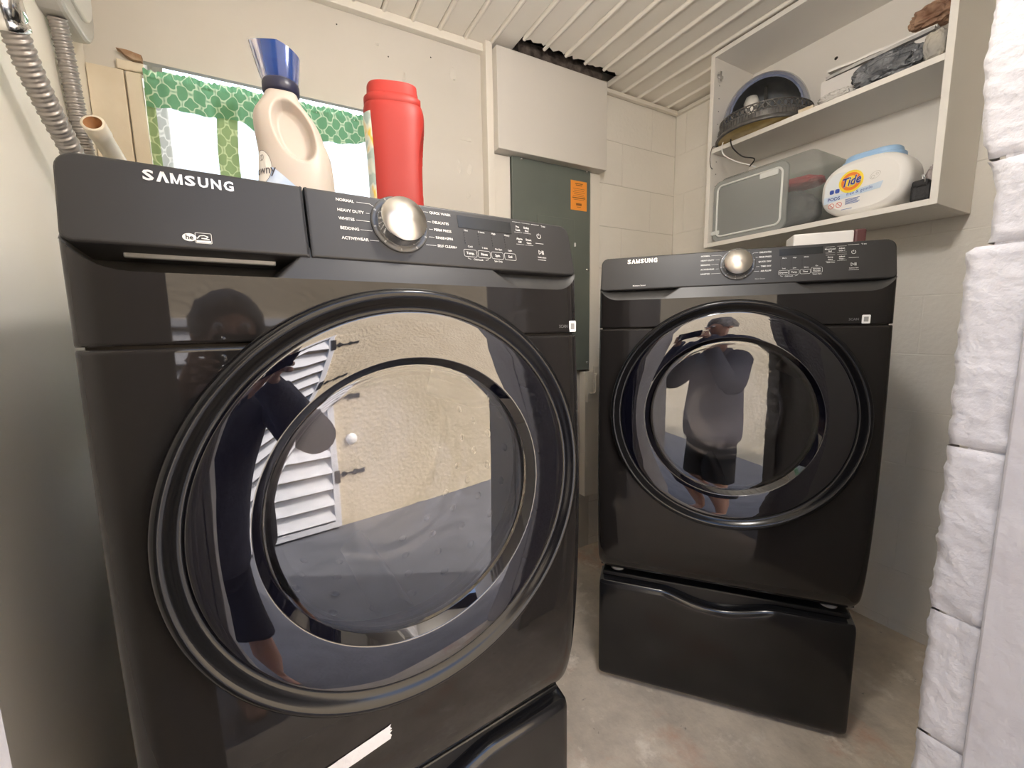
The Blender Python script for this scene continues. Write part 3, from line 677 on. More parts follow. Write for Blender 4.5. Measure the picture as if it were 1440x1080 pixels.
# clear blue cap: flared measuring cup with a pinched spout to the left
def cap(a,t):
    z=.266+.064*t; r=.0275+.0085*t**.55; x=r*cos(a); y=r*.86*sin(a)
    k=max(0,-cos(a))**3; x-=.010*k*t; z+=(-.012*max(0,cos(a))*t*t+.003*k*t-.004*abs(sin(a))**2*t*max(0,-cos(a)))
    return (x-.004,y,z)
def capi(a,t): p=Vector(cap(a,t)); c=Vector((-.004,0,p.z)); q=c+(p-c)*.9; return tuple(q)
m_cap=mat('translucent blue plastic',(.03,.09,.38),.12,ior=1.45,**{'Transmission Weight':.55})
mb=MB().grid(frange(0,2*pi,64),frange(0,1,16),cap,flip=True).grid(frange(0,2*pi,64),frange(.1,1,14),capi)
mb.grid(frange(0,2*pi,64),[0,1],lambda a,q: cap(a,1) if q==0 else capi(a,1),flip=True)
mb.add([capi(a,.1) for a in frange(0,2*pi,32)[:-1]],[tuple(range(32))])
obj('cap',mb,m_cap,bt,label='clear blue measuring cap with a spout')
m_lblue=mat('pale blue label',(.36,.50,.80),.4,col2=(.62,.72,.90),nscale=22); m_lwhite=mat('label white',(.88,.86,.84),.4); m_ink=mat('dark grey ink',(.07,.07,.09),.5)
def decal(parent,name,m,fn,us,vs_): return obj(name,MB().grid(us,vs_,fn,flip=True),m,parent)
def barc(x,z,off): # conforming point from arc position measured from the front centre
    cx,hw,hd=bsec(z); a=max(-1.7,min(1.2,(x-cx)/hw*1.18)); return bpt(a,z,off)
decal(bt,'label_swoosh',m_lblue,lambda u,v:barc(lerp(-.034,.028-.0009*v*0+0,u)-.01+.02*(1-v)*u,lerp(.045,.118-.05*u*u,v),.0006),frange(0,1,24),frange(0,1,10))
mb=MB().add([barc(-.046,.112,.0012)]+[barc(-.046+.026*cos(a),.112+.030*sin(a),.0012) for a in frange(0,2*pi,40)[:-1]],[(0,1+(k+1)%40,1+k) for k in range(40)]); 
mb=MB()
pts=[barc(-.046,.112,.0013)]
for r in (.5,1): pts+=[barc(-.046+.025*r*cos(a),.112+.029*r*sin(a),.0013) for a in frange(0,2*pi,40)[:-1]]
mb.add(pts,[(0,1+(k+1)%40,1+k) for k in range(40)]+[(1+k,1+(k+1)%40,41+(k+1)%40,41+k) for k in range(40)])
obj('label_disc',mb,m_lwhite,bt)
mb=MB(); mb.text('Downy',.0215,lambda x,y:barc(-.046+x,.106+y,.0020),'CENTER',.008)
def bring(mb,cx,cz,rx,rz,wd,off=.002,n=40):
    for k in range(n):
        a,b=2*pi*k/n,2*pi*(k+1)/n
        mb.add([barc(cx+rx*cos(a),cz+rz*sin(a),off),barc(cx+rx*cos(b),cz+rz*sin(b),off),barc(cx+(rx-wd)*cos(b),cz+(rz-wd)*sin(b),off),barc(cx+(rx-wd)*cos(a),cz+(rz-wd)*sin(a),off)],[(3,2,1,0)])
bring(mb,-.046,.112,.0255,.0295,.0007)
bring(mb,-.047,.128,.0045,.0050,.0009); bring(mb,-.0425,.1285,.0045,.0052,.0009)
obj('label_lettering',mb,m_ink,bt)

# red laundry tub
rt=thing('laundry_detergent_tub','tall red laundry detergent tub with a side label and grip standing on the washer','detergent',(.244,.905,TOP),radians(-14))
RW=[(0,.046),(.012,.052),(.06,.0535),(.14,.0545),(.2,.057),(.232,.058),(.247,.055),(.252,.050)]
def rp(a,z,k=1,off=0):
    hw=stable(RW,z)*k+off; hd=hw*.86; c,s_=cos(a),sin(a); e=.62
    x=hw*abs(c)**e*(1 if c>0 else -1); y=hd*abs(s_)**e*(1 if s_>0 else -1)
    # grip dent on the right rear flank
    d=((z-.125)/.085)**2+((a-(-.25))/.55)**2
    if d<1: x-=.022*(1-d)**.8
    if c<-.3: x+=.010*((z-.12)/.13)**2*(1 if z<.24 else 1)*0
    return (x,y,z)
mred=mat('glossy red plastic',(.35,.022,.016),.5)
mb=MB().grid([a-pi for a in frange(0,2*pi,120)],frange(0,.252,64),lambda a,z:rp(a,z)); mb.add([rp(a,0) for a in frange(-pi,pi,40)[:-1]],[tuple(range(40))[::-1]]); mb.add([rp(a,.252) for a in frange(-pi,pi,40)[:-1]],[tuple(range(40))])
obj('tub_body',mb,mred,rt)
lid=[(.97,.244),(1.01,.246),(1.01,.258),(.93,.262),(.90,.264),(.885,.281),(.86,.284)]
mb=MB().grid([a-pi for a in frange(0,2*pi,96)],frange(0,6,6),lambda a,i:(rp(a,.20,1)[0]*lid[int(i)][0]*.97+(.022*0),rp(a,.20,1)[1]*lid[int(i)][0]*.97,lid[int(i)][1]))
pl=[(rp(a,.2)[0]*.86*.97,rp(a,.2)[1]*.86*.97,.284) for a in frange(-pi,pi,48)[:-1]]; mb.add(pl,[tuple(range(48))])
obj('lid',mb,mred,rt)
def lab_mat():
    m=mat('detergent label print',(.80,.80,.70),.4); t=m.node_tree; b=t.nodes['Principled BSDF']
    tc=t.nodes.new('ShaderNodeTexCoord'); n=t.nodes.new('ShaderNodeTexNoise'); n.inputs['Scale'].default_value=26; n.inputs['Detail'].default_value=1; n.inputs['Distortion'].default_value=1.2
    r=t.nodes.new('ShaderNodeValToRGB'); e=r.color_ramp.elements; e[0].position=.36; e[0].color=(.85,.62,.10,1); e[1].position=.62; e[1].color=(.45,.58,.55,1)
    q=e.new(.46); q.color=(.82,.82,.68,1); q=e.new(.54); q.color=(.74,.80,.74,1)
    t.links.new(tc.outputs['Object'],n.inputs['Vector']); t.links.new(n.outputs[0],r.inputs[0]); t.links.new(r.outputs[0],b.inputs['Base Color']); return m
mb=MB().grid(frange(pi-.92,pi+.92,40),frange(.012,.226,30),lambda a,z:rp(a-2*pi if a>pi else a,z,1,.0008)); obj('label',mb,lab_mat(),rt,label='colourful printed front label')

# ------------------------------------------------------------ breaker panel on the back wall
EY=YB-.036
ep=thing('breaker_panel','grey green steel breaker panel cover with an orange sticker on the back wall','panel',(1.13,EY,.944))
meg=mat('grey green panel steel',(.135,.155,.135),.45,col2=(.12,.138,.122),nscale=6)
FB=lambda y:Matrix(((1,0,0,0),(0,0,-1,y),(0,1,0,0),(0,0,0,1)))
obj('cover',MB().slab(rrect(.416,.931,.004,2,-.001,.4655),-.02,.004,.002,M=FB(0)),meg,ep)
obj('panel_door',MB().slab(rrect(.20,.60,.003,2,.013,.396),0,.010,.003,M=FB(0)).box((-.090,-.0045,.092),(.116,-.0041,.70)),meg,ep)
obj('door_latch',MB().box((.110,-.016,.575),(.116,-.008,.592),bevel=.001),m_white,ep,label='small pale latch')
for x,z in ((-.162,.914),(.187,.914),(.190,.476),(.193,.035)):
    obj('screw',MB().lathe([(.0065,.003),(.0065,.005),(.004,.008),(.0001,.009)],16,FB(0)@Matrix.Translation((x,z,0))),m_chrome,ep)
SX,SZ=.140,.803
obj('warning_sticker',MB().box((SX-.046,-.0052,SZ-.064),(SX+.046,-.0046,SZ+.064)),mat('orange sticker',(.93,.34,.05),.5),ep,label='bright orange rectangular sticker with fine print')
mb=MB()
def tline(z,w,h,x=0): mb.add([(SX+x-w,-.0056,SZ+z-h),(SX+x+w,-.0056,SZ+z-h),(SX+x+w,-.0056,SZ+z+h),(SX+x-w,-.0056,SZ+z+h)],[(0,1,2,3)])
for i,z in enumerate((.052,.045)): tline(z,.022-.004*i,.0018)
for i in range(5): tline(.030-.008*i,.034-.006*(i%2),.0007)
tline(-.010,.037,.002); tline(-.018,.030,.0008); tline(-.038,.016,.005); tline(-.050,.012,.001)
obj('sticker_lettering',mb,mat('brown ink',(.25,.09,.02),.6),ep)
# toggle-clasp left on the low board between the machines
hp=thing('hasp','small painted metal hasp screwed to the low board between washer and dryer','hasp',(1.345,YB-.052,.86))
obj('plate',MB().box((-.03,-.004,-.075),(-.002,0,.075),bevel=.001),m_trim,hp); obj('plate',MB().box((.008,-.004,-.04),(.036,0,.10),bevel=.001),m_trim,hp)
obj('staple',MB().tube(spline([(-.016,-.002,-.03),(-.016,-.02,-.03),(.004,-.024,-.02),(.004,-.024,.05),(.018,-.016,.06),(.018,-.002,.06)],6),.004,8),m_trim,hp)

# ------------------------------------------------------------ conduits, junction box, pipe end on the left wall
m_flex=mat('grey flexible steel',(.34,.32,.31),.36,metal=.5)
def flex(name,label,pts,r,pitch):
    P=spline(pts,40); n=18; L=[0]
    for a,b in zip(P,P[1:]): L.append(L[-1]+(b-a).length)
    N=int(L[-1]/pitch*8); vs=[];fs=[];j=0
    o=P[0].copy()
    for i in range(N+1):
        d=L[-1]*i/N
        while j<len(L)-2 and L[j+1]<d: j+=1
        t=(d-L[j])/max(1e-9,L[j+1]-L[j]); p=P[j].lerp(P[j+1],t); tg=(P[j+1]-P[j]).normalized(); a=tg.cross(Vector((1,0,0))).normalized(); b=tg.cross(a)
        for k in range(n):
            g=2*pi*k/n; f=sin(2*pi*d/pitch-g); rr=r*(1+.13*(1-abs(f))**1.0*-1+.10*max(0,f)**.5)
            vs.append(tuple(p+(a*cos(g)+b*sin(g))*rr-o))
    for i in range(N):
        for k in range(n):
            q=(k+1)%n; fs.append((i*n+k,i*n+q,(i+1)*n+q,(i+1)*n+k))
    ob=obj(name,MB().add(vs,fs,True) or None,m_flex) if False else None
    mb=MB(); mb.add(vs,fs,True); t=thing(name,label,'conduit',tuple(o)); obj('spiral_sleeve',mb,m_flex,t); return t
c1=flex('flexible_conduit','flexible steel conduit hanging from the silver connector, nearest on the left wall',[(-.345,1.075,1.70),(-.342,1.095,1.668),(-.34,1.134,1.621),(-.335,1.185,1.571),(-.33,1.233,1.531),(-.325,1.31,1.455),(-.322,1.37,1.36),(-.32,1.40,1.2),(-.32,1.41,.95)],.0185,.0155)
M_=Matrix.Translation((0,0,0))@Vector((0,.53,-.85)).to_track_quat('Z','Y').to_matrix().to_4x4()
obj('connector',MB().lathe([(.021,-.022),(.0255,-.018),(.0255,.018),(.023,.022),(.0255,.026),(.0255,.034),(.020,.038)],28,M_),m_chrome,c1,label='silver clamp connector')
obj('black_fitting',MB().lathe([(.0001,-.09),(.03,-.085),(.033,-.07),(.033,-.030),(.029,-.022)],28,M_),mat('black plastic fitting',(.012,.012,.014),.35),c1,label='black fitting above the connector')
c2=flex('flexible_conduit','flexible steel conduit running down from the grey junction box in the corner',[(-.368,1.412,1.865),(-.369,1.437,1.80),(-.370,1.458,1.716),(-.370,1.480,1.619),(-.366,1.50,1.50),(-.35,1.50,1.30),(-.35,1.50,1.0)],.0165,.0125)
jb=thing('junction_box','pale grey rounded junction box high on the left wall','electrical box',(XL,1.44,2.03))
JM=Matrix(((0,0,1,0),(1,0,0,0),(0,1,0,0),(0,0,0,1)))
obj('box_body',MB().slab(rrect(.28,.33,.10,10),.001,.05,.012,M=JM),mat('pale grey plastic',(.50,.49,.47),.4),jb)
obj('cover',MB().slab(rrect(.20,.25,.075,10),.05,.058,.006,M=JM),mat('off white plastic',(.72,.71,.69),.4),jb)
pv=thing('pvc_pipe','open ended cream plastic pipe stub in the left back corner','pipe',(-.324,1.375,1.640))
q=Vector((.059,.49,-.225)).to_track_quat('Z','Y').to_matrix().to_4x4()
mb=MB().lathe([(.0175,.0),(.0225,.0),(.0228,.002),(.0228,.035),(.0205,.037),(.0205,.12)],32,q,cap=False); obj('pipe',mb,mat('cream plastic pipe',(.82,.74,.62),.35),pv)
obj('bore',MB().lathe([(.0176,.0002),(.0176,.05),(.0001,.05)],32,q,cap=False),mat('brown stained bore',(.50,.27,.13),.6),pv,label='brown stained inside of the pipe')

# ------------------------------------------------------------ wall cabinet with open shelves
SF,SB,SY0,SY1=1.673,1.941,.508,1.262
m_mel=mat('white melamine board',(.80,.775,.73),.4,col2=(.78,.75,.70),nscale=3)
cb=thing('shelf_cabinet','white open fronted wall cabinet with two shelves over the dryer','cabinet',(SF,SY0,1.484))
def cbx(n,a,b,l=None): return obj(n,MB().box(tuple(p-q for p,q in zip(a,(SF,SY0,1.484))),tuple(p-q for p,q in zip(b,(SF,SY0,1.484))),bevel=.0012),m_mel,cb,l)
cbx('side_panel',(SF,SY0,1.484),(SB,SY0+.018,2.257)); ls=cbx('side_panel',(SF,SY1-.018,1.484),(SB,SY1,2.257))
cbx('top_panel',(SF,SY0+.018,2.239),(SB,SY1-.018,2.257)); cbx('bottom_panel',(SF+.001,SY0+.018,1.484),(SB,SY1-.018,1.502)); cbx('shelf',(SF+.004,SY0+.0185,1.868),(SB-.006,SY1-.0185,1.886)); cbx('back_panel',(SB-.006,SY0+.018,1.502),(SB,SY1-.018,2.239))
mb=MB()
for k in range(14):
    z=1.54+.05*k
    if abs(z-1.877)<.02: continue
    mb.lathe([(.0022,0),(.0022,.0005)],8,Matrix.Translation((.035,SY1-.0181-SY0,z-1.484))@Matrix.Rotation(pi/2,4,'X'))
o=obj('peg_holes',mb,m_dark,cb); o['kind']='stuff'
hb=obj('hinge_plate',MB().box((.014,SY1-.024-SY0,2.165-1.484),(.05,SY1-.0182-SY0,2.178-1.484),bevel=.001).box((.022,SY1-.030-SY0,2.150-1.484),(.034,SY1-.0182-SY0,2.19-1.484),bevel=.002),m_chrome,cb,label='bare hinge plate left on the side panel')
for y in (.66,.92): obj('screw',MB().lathe([(.006,0),(.004,.002),(.0001,.002)],12,Matrix.Translation((SB-.0062-SF,y-SY0,2.14-1.484))@Matrix.Rotation(-pi/2,4,'Y')),mat('dark screw',(.05,.045,.04),.4,metal=.6),cb)
SH,BT=1.8865,1.5025
# old ceiling light with a blue dome
lf=thing('ceiling_light','old ceiling light with blue domed glass and filigree metal band on the upper shelf','light fixture',(1.772,1.083,SH))
AZ=atan2(-1.083,-1.772)        # towards the doorway
def dome(r,h,z0,az,t): q=t*pi/2; return (r*cos(q)**.9*cos(az),r*cos(q)**.9*sin(az),z0+h*sin(q))
def dkeep(a,t):
    d=(a-AZ+pi)%(2*pi)-pi
    if abs(d)>.95: return True
    top=.52*sqrt(max(0,1-(d/.95)**2)); return t>top
mb=MB().grid(frange(0,2*pi,128),frange(0,1,48),lambda a,t:dome(.152,.166,.062,a,t),keep=dkeep)
obj('dome',mb,mat('blue grey glazed glass',(.16,.19,.30),.15,col2=(.20,.23,.33),nscale=6,coat=.5),lf,label='blue grey dome with an arched front opening')
mb=MB().grid(frange(0,2*pi,128),frange(0,1,48),lambda a,t:dome(.145,.159,.062,a,t),keep=dkeep,flip=True)
obj('dome_lining',mb,mat('dark blue lining',(.20,.215,.235),.22,col2=(.38,.40,.43),nscale=9),lf)
mb=MB()
# lip joining the shells round the opening
pa=[];pb=[]
for k in range(41):
    d=-.95+1.9*k/40; t=.52*sqrt(max(0,1-(d/.95)**2)); pa.append(dome(.1525,.1665,.062,AZ+d,t)); pb.append(dome(.1445,.1585,.062,AZ+d,t))
mb.add(pa+pb,[(i,i+1,42+i,41+i) for i in range(40)]); obj('opening_lip',mb,MATS['blue grey glazed glass'],lf)
m_fil=mat('tarnished grey metal',(.16,.155,.15),.45,metal=.4,col2=(.09,.085,.08),nscale=40)
mb=MB().lathe([(.134,.012),(.172,.006),(.174,.010),(.170,.018),(.164,.024)],96,cap=False); obj('rim',mb,m_fil,lf)
mb=MB().lathe([(.162,.024),(.162,.042)],96,cap=False)
for k in range(90):
    a=2*pi*k/90; mb.box((.161,-.002,.024),(.1655,.002,.042),M=Matrix.Rotation(a,4,'Z'))
mb.lathe([(.166,.042),(.166,.046),(.158,.047)],96,cap=False); obj('ribbed_band',mb,m_fil,lf)
mb=MB()
for k in range(46):                                   # pierced filigree: crossing scrolls
    a0=2*pi*k/46
    for s_ in (1,-1):
        pts=[((.159)*cos(a0+s_*.14*t),(.159)*sin(a0+s_*.14*t),.047+.026*t) for t in (0,.25,.5,.75,1)]; mb.tube(pts,.0021,5,cap=False)
    mb.tube([(.159*cos(a0+.068+.03*cos(g)),.159*sin(a0+.068+.03*cos(g)),.060+.006*sin(g)) for g in frange(0,2*pi,8)],.0016,5,cap=False)
mb.lathe([(.157,.072),(.162,.074),(.157,.077)],96,cap=False); obj('filigree_band',mb,m_fil,lf,label='pierced filigree metal band')
obj('amber_shade',MB().lathe([(.165,.008),(.150,.004),(.12,.001),(.06,.0005),(.0001,.0005)],64,cap=False),mat('amber glass',(.50,.38,.14),.3,col2=(.36,.26,.08),nscale=28),lf,label='amber glass underside')
obj('stem',MB().tube([(.0,.0,.01),(.0,.0,.19)],.006,10),m_fil,lf)
obj('lamp_bulb',MB().lathe([(.012,.0),(.014,.02),(.026,.045),(.028,.062),(.02,.082),(.0001,.088)],24,Matrix.Translation((-.02,.045,.085))),mat('white bulb glass',(.85,.82,.76),.3),lf)
# two loose wires hang from the fixture
for lab_,pts,m_ in (('white wire trailing from the ceiling light over the shelf edge',[(1.70,1.19,1.893),(1.664,1.185,1.888),(1.655,1.175,1.84),(1.67,1.13,1.80),(1.69,1.085,1.775),(1.71,1.07,1.765)],m_white),
                    ('dark wire trailing from the ceiling light over the shelf edge',[(1.70,1.155,1.893),(1.664,1.15,1.888),(1.656,1.135,1.85),(1.66,1.095,1.805),(1.675,1.055,1.785),(1.695,1.085,1.77)],mat('dark wire',(.03,.028,.026),.5))):
    o=obj('wire',MB().tube([Vector(p)-Vector(pts[0]) for p in spline(pts,8)],.0024,8),m_,None,loc=pts[0]); tag(o,lab_,'wire')
o=obj('wire',MB().tube([Vector(p)-Vector((1.675,1.24,1.89)) for p in spline([(1.69,1.225,1.893),(1.668,1.235,1.889),(1.664,1.242,1.85),(1.672,1.243,1.815),(1.665,1.228,1.80)],8)],.0016,8),MATS['dark wire'],None,loc=(1.675,1.24,1.89)); tag(o,'thin dark wire hooked over the left end of the middle shelf','wire')
# papers, bag and glove at the right of the upper shelf
m_pap=mat('white paper',(.80,.78,.76),.6); m_pap2=mat('grey printed paper',(.34,.335,.34),.55,col2=(.55,.53,.52),nscale=20)
def sheet(name,label,cat,c,sx,sy,h,rot,m,bend=.0,tilt=0,group=None,extra=None):
    t=thing(name,label,cat,c,rot,group) if extra else None
    mb=MB(); n=14
    def top(u,v): return (u*sx,v*sy,h+bend*(v+.5)**2+.0025*noise.noise(Vector((u*3+c[0]*9,v*5,c[2]*50)))+tilt*u)
    us=frange(-.5,.5,8);vs=frange(-.5,.5,n)
    mb.grid(us,vs,top); mb.grid(us,vs,lambda u,v:(u*sx,v*sy,top(u,v)[2]-h+.0005),flip=True)
    for u in (-.5,.5): mb.grid([0,1],vs,lambda q,v,u=u:(u*sx,v*sy,top(u,v)[2]-h*(1-q)+.0005*(1-q)),flip=u>0)
    for v in (-.5,.5): mb.grid([0,1],us,lambda q,u,v=v:(u*sx,v*sy,top(u,v)[2]-h*(1-q)+.0005*(1-q)),flip=v<0)
    o=obj(name,mb,m,None,loc=c); o.rotation_euler=(0,0,rot); tag(o,label,cat,group); return o
sheet('cardboard_box_lid','flat white box lying at the back of the upper shelf under the papers','box',(1.824,.715,SH),.20,.29,.088,0,mat('dull white card',(.66,.64,.63),.6))
sheet('magazine','grey printed magazine lying on the white box on the upper shelf','magazine',(1.812,.705,SH+.0915),.185,.28,.010,-.03,m_pap2)
sheet('magazine','topmost white magazine curling up on the upper shelf','magazine',(1.818,.71,SH+.106),.17,.275,.008,.03,m_pap,.008)
sheet('envelope','small tan and white envelope flat on the shelf edge beside the blue dome light','envelope',(1.705,.887,SH),.045,.045,.012,.1,mat('tan envelope',(.50,.38,.20),.5,col2=(.78,.74,.68),nscale=14))
def lump(name,label,cat,c,sz,m,seed,amp=.35,sc=3,pw=1.0,rot=0,sub=0):
    mb=MB(); nn=40
    def f(a,t):
        q=t*pi; d=Vector((cos(a)*sin(q),sin(a)*sin(q),cos(q))); k=1+amp*.5*noise.noise(d*sc+Vector((seed,seed*2,0)))+amp*.3*noise.noise(d*sc*2.6+Vector((seed,0,3)))-amp*.35*abs(noise.noise(d*sc*5+Vector((0,seed,3))))
        k=min(k,1.06)
        e=lambda v:abs(v)**.75*(1 if v>0 else -1)
        return (e(d.x)*sz[0]*k,e(d.y)*sz[1]*k,max(0.0005,sz[2]*(1+e(d.z)*k)))
    mb.grid(frange(0,2*pi,nn*2),frange(0,1,nn),f,flip=True)
    o=obj(name,mb,m,None,loc=c); o.rotation_euler=(0,0,rot); return tag(o,label,cat) or o
lump('plastic_bag','crumpled dark grey shiny plastic bag in front of the papers','bag',(1.697,.665,SH),(.020,.088,.038),mat('dark grey film',(.055,.06,.07),.16,col2=(.24,.25,.27),nscale=16,bump=.9,bscale=22,bdist=.02),3.3,.7,3)
lump('plastic_pouch','pale clear plastic pouch beside the dark bag on the shelf edge','bag',(1.700,.800,SH),(.018,.052,.015),mat('pale clear film',(.62,.60,.58),.12,bump=.8,bscale=40,bdist=.02),5.1,.5,4)
lump('folded_cloth','folded grey cloth at the right end of the upper shelf','cloth',(1.706,.557,SH),(.026,.026,.040),mat('grey cloth',(.33,.32,.30),.8,col2=(.52,.48,.40),nscale=14,bump=.5),1.7,.25,2.2)
lump('work_glove','brown and tan work glove on the papers at the right end of the upper shelf','glove',(1.775,.590,SH+.128),(.04,.055,.030),mat('brown leather',(.20,.10,.06),.7,col2=(.55,.36,.24),nscale=16,bump=.6),8.2,.6,2.6)
# clear bin lying on its side
bn=thing('storage_bin','clear grey plastic storage bin lying on its side on the lower shelf','bin',(1.70,1.036,BT))
m_bin=bpy.data.materials.new('frosted clear plastic'); m_bin.use_nodes=True; t_=m_bin.node_tree; b_=t_.nodes['Principled BSDF']; b_.inputs['Base Color'].default_value=(.46,.475,.475,1); b_.inputs['Roughness'].default_value=.25
tr_=t_.nodes.new('ShaderNodeBsdfTransparent'); tr_.inputs[0].default_value=(.80,.82,.81,1); mx_=t_.nodes.new('ShaderNodeMixShader'); mx_.inputs[0].default_value=.24
t_.links.new(tr_.outputs[0],mx_.inputs[1]); t_.links.new(b_.outputs[0],mx_.inputs[2]); t_.links.new(mx_.outputs[0],t_.nodes['Material Output'].inputs[0])
m_bin2=m_bin.copy(); m_bin2.name='clouded clear plastic'; [setattr(n.inputs[0],'default_value',.55) for n in m_bin2.node_tree.nodes if n.type=='MIX_SHADER']
BM=Matrix(((0,0,-1,0),(-1,0,0,0),(0,1,0,0),(0,0,0,1)))       # x -> -Y (image right), y -> Z, z -> -X (towards the room)
obj('bin_body',MB().slab(rrect(.402,.262,.045,8,.0,.132),-.215,-.004,.02,M=BM),m_bin,bn)
obj('bin_base',MB().slab(rrect(.305,.246,.030,8,-.052,.125),-.004,.004,.003,M=BM),m_bin2,bn,label='clouded rectangular base facing the room')
mb=MB(); o_=rrect(.265,.205,.022,8,-.052,.125); mb.tube([tuple(BM@Vector((x,y,.0045))) for x,y in o_+[o_[0]]],.0042,8,cap=False); 
for x,y,w_,h_ in ((.06,.215,.07,.02),(-.165,.04,.05,.016)): mb.slab(rrect(w_,h_,.004,3,x-.03,y),.003,.007,.001,M=BM)
obj('base_ridge',mb,mat('cloudy plastic ridge',(.70,.72,.71),.25),bn)
lump('folded_clothes','dark folded clothes inside the clear bin','clothes',(1.815,1.036,BT+.006),(.085,.15,.075),mat('charcoal fabric',(.10,.105,.11),.9,col2=(.16,.16,.165),nscale=14),2.2,.2,2)
lump('red_cloth','red cloth inside the clear bin beside the dark clothes','clothes',(1.80,.95,BT+.158),(.06,.08,.018),mat('red fabric',(.55,.06,.07),.8),4.2,.3,3)
# pods tub
td=thing('detergent_pods_tub','white oval laundry pods tub with a pale blue lid on the lower shelf','detergent',(1.688,.702,BT),0)
m_tub=mat('white tub plastic',(.86,.85,.83),.3)
TM=Matrix(((0,0,-1,0),(-1,0,0,0),(0,1,0,0),(0,0,0,1)))
mb=MB(); N_=72
def tubpt(a,t):
    # front to back loft of a soft oblong
    w_,h_=.1215,.089; e=.78; c,s_=cos(a),sin(a); k=[.80,.93,.985,1,1,.985,.93,.80][t]; d=[.0,.006,.018,.035,.085,.102,.114,.12][t]
    return tuple(TM@Vector((w_*k*abs(c)**e*(1 if c>0 else -1),.089+h_*(k)*abs(s_)**e*(1 if s_>0 else -1) if s_>-.99 else .089-h_*k,-d)))
mb.grid(frange(0,2*pi,N_),list(range(8)),tubpt,flip=False)
mb.add([tubpt(a,0) for a in frange(0,2*pi,N_)[:-1]],[tuple(range(N_))],False); mb.add([tubpt(a,7) for a in frange(0,2*pi,N_)[:-1]],[tuple(range(N_))[::-1]],False)
obj('tub_body',mb,m_tub,td)
LMx=Matrix.Translation((.070,0,.163))
m_lid=mat('pale blue lid',(.36,.56,.82),.35)
obj('lid',MB().slab(rrect(.110,.165,.05,10),-.012,.016,.004,M=LMx).slab(rrect(.096,.150,.045,10),.016,.034,.010,M=LMx),m_lid,td)
def tp_(x,z,o=.0008): return tuple(TM@Vector((x,z,o)))
def tdec(name,polys,m,o=.0008):
    mb=MB()
    for p in polys: mb.add([tp_(x,z,o) for x,z in p],[tuple(range(len(p)))])
    return obj(name,mb,m,td)
circ=lambda cx,cz,rx,rz=None,n=36:[(cx+rx*cos(2*pi*k/n),cz+(rz or rx)*sin(2*pi*k/n)) for k in range(n)]
def sring(cx,cz,r0,r1,n=36): return [[(cx+r*cos(2*pi*(k+d)/n),cz+r*sin(2*pi*(k+d)/n)) for r,d in ((r0,0),(r1,0),(r1,1),(r0,1))] for k in range(n)]
m_pale=mat('label pale blue',(.60,.72,.86),.4); m_navy=mat('navy ink',(.03,.04,.28),.4)
arc=[(-.058+.045*cos(a),.100+.045*sin(a)) for a in frange(pi*.55,pi*1.0,16)]
tdec('label_patch',[arc+[(-.104,.052),(-.03,.06),(-.04,.14)]],mat('label grey white',(.74,.78,.82),.4),.0006)
tdec('label_band',[[(-.104,.050),(-.045,.058),(.052,.066),(.058,.086),(-.045,.074),(-.104,.072)]],m_pale,.0010)
tdec('bullseye_outer',[circ(-.028,.107,.0345)],mat('yellow ink',(.95,.72,.06),.4),.0014)
tdec('bullseye_ring',sring(-.028,.107,.018,.0275),mat('orange ink',(.90,.24,.03),.4),.0018)
tdec('bullseye_core',[circ(-.028,.107,.0165)],MATS['yellow ink'],.0018)
mb=MB(); mb.text('Tide',.037,lambda x,y:tp_(-.028+x,.1065+y+.12*x,.0032),'CENTER',.042,.80,.25); obj('brand_lettering_edge',mb,m_white,td)
mb=MB(); mb.text('Tide',.037,lambda x,y:tp_(-.028+x,.1065+y+.12*x,.0040),'CENTER',.022,.80,.25); obj('brand_lettering',mb,m_navy,td); mb=MB(); mb.text('PODS',.0145,lambda x,y:tp_(-.074+x,.0625+y,.0016),'CENTER',.02); obj('pods_lettering',mb,m_navy,td)
mb=MB(); mb.text('free & gentle',.0135,lambda x,y:tp_(-.003+x,.0715+y+.10*x,.0016),'CENTER',.004); 
for i in range(5): mb.box(tp_(-.040,.052-.0036*i,.0012),tp_(-.040+.040-.004*(i%3),.0535-.0036*i,.0016))
mb.box(tp_(-.05,.022,.0012),tp_(-.02,.0235,.0016))
obj('small_print',mb,mat('blue grey ink',(.12,.20,.48),.5),td)
for x in (-.0815,-.0655): obj('pod_icon',MB().slab(rrect(.0125,.0135,.004,4,x,.0865),.0008,.0018,.0003,M=TM),mat('blue icon',(.05,.10,.45),.4),td)
for x in (-.080,-.058):
    mb=MB()
    for p in sring(x,.041,.0075,.0088,28): mb.add([tp_(a,b,.0014) for a,b in p],[(0,1,2,3)])
    mb.add([tp_(x+a,.041+b,.0014) for a,b in ((-.006,.0052),(-.005,.0062),(.006,-.0052),(.005,-.0062))],[(0,1,2,3)]); obj('warning_icon',mb,mat('red ink',(.65,.06,.05),.5),td)
mb=MB()
for p in sring(.036,.108,.0125,.0133,28): mb.add([tp_(a,.108+(b-.108)*.8+.3*(a-.036),.0012) for a,b in p],[(0,1,2,3)])
for p in sring(.031,.104,.004,.0047,20)+sring(.041,.111,.0028,.0035,20): mb.add([tp_(a,b,.0012) for a,b in p],[(0,1,2,3)])
obj('swirl_emblem',mb,mat('grey line ink',(.45,.43,.40),.5),td)
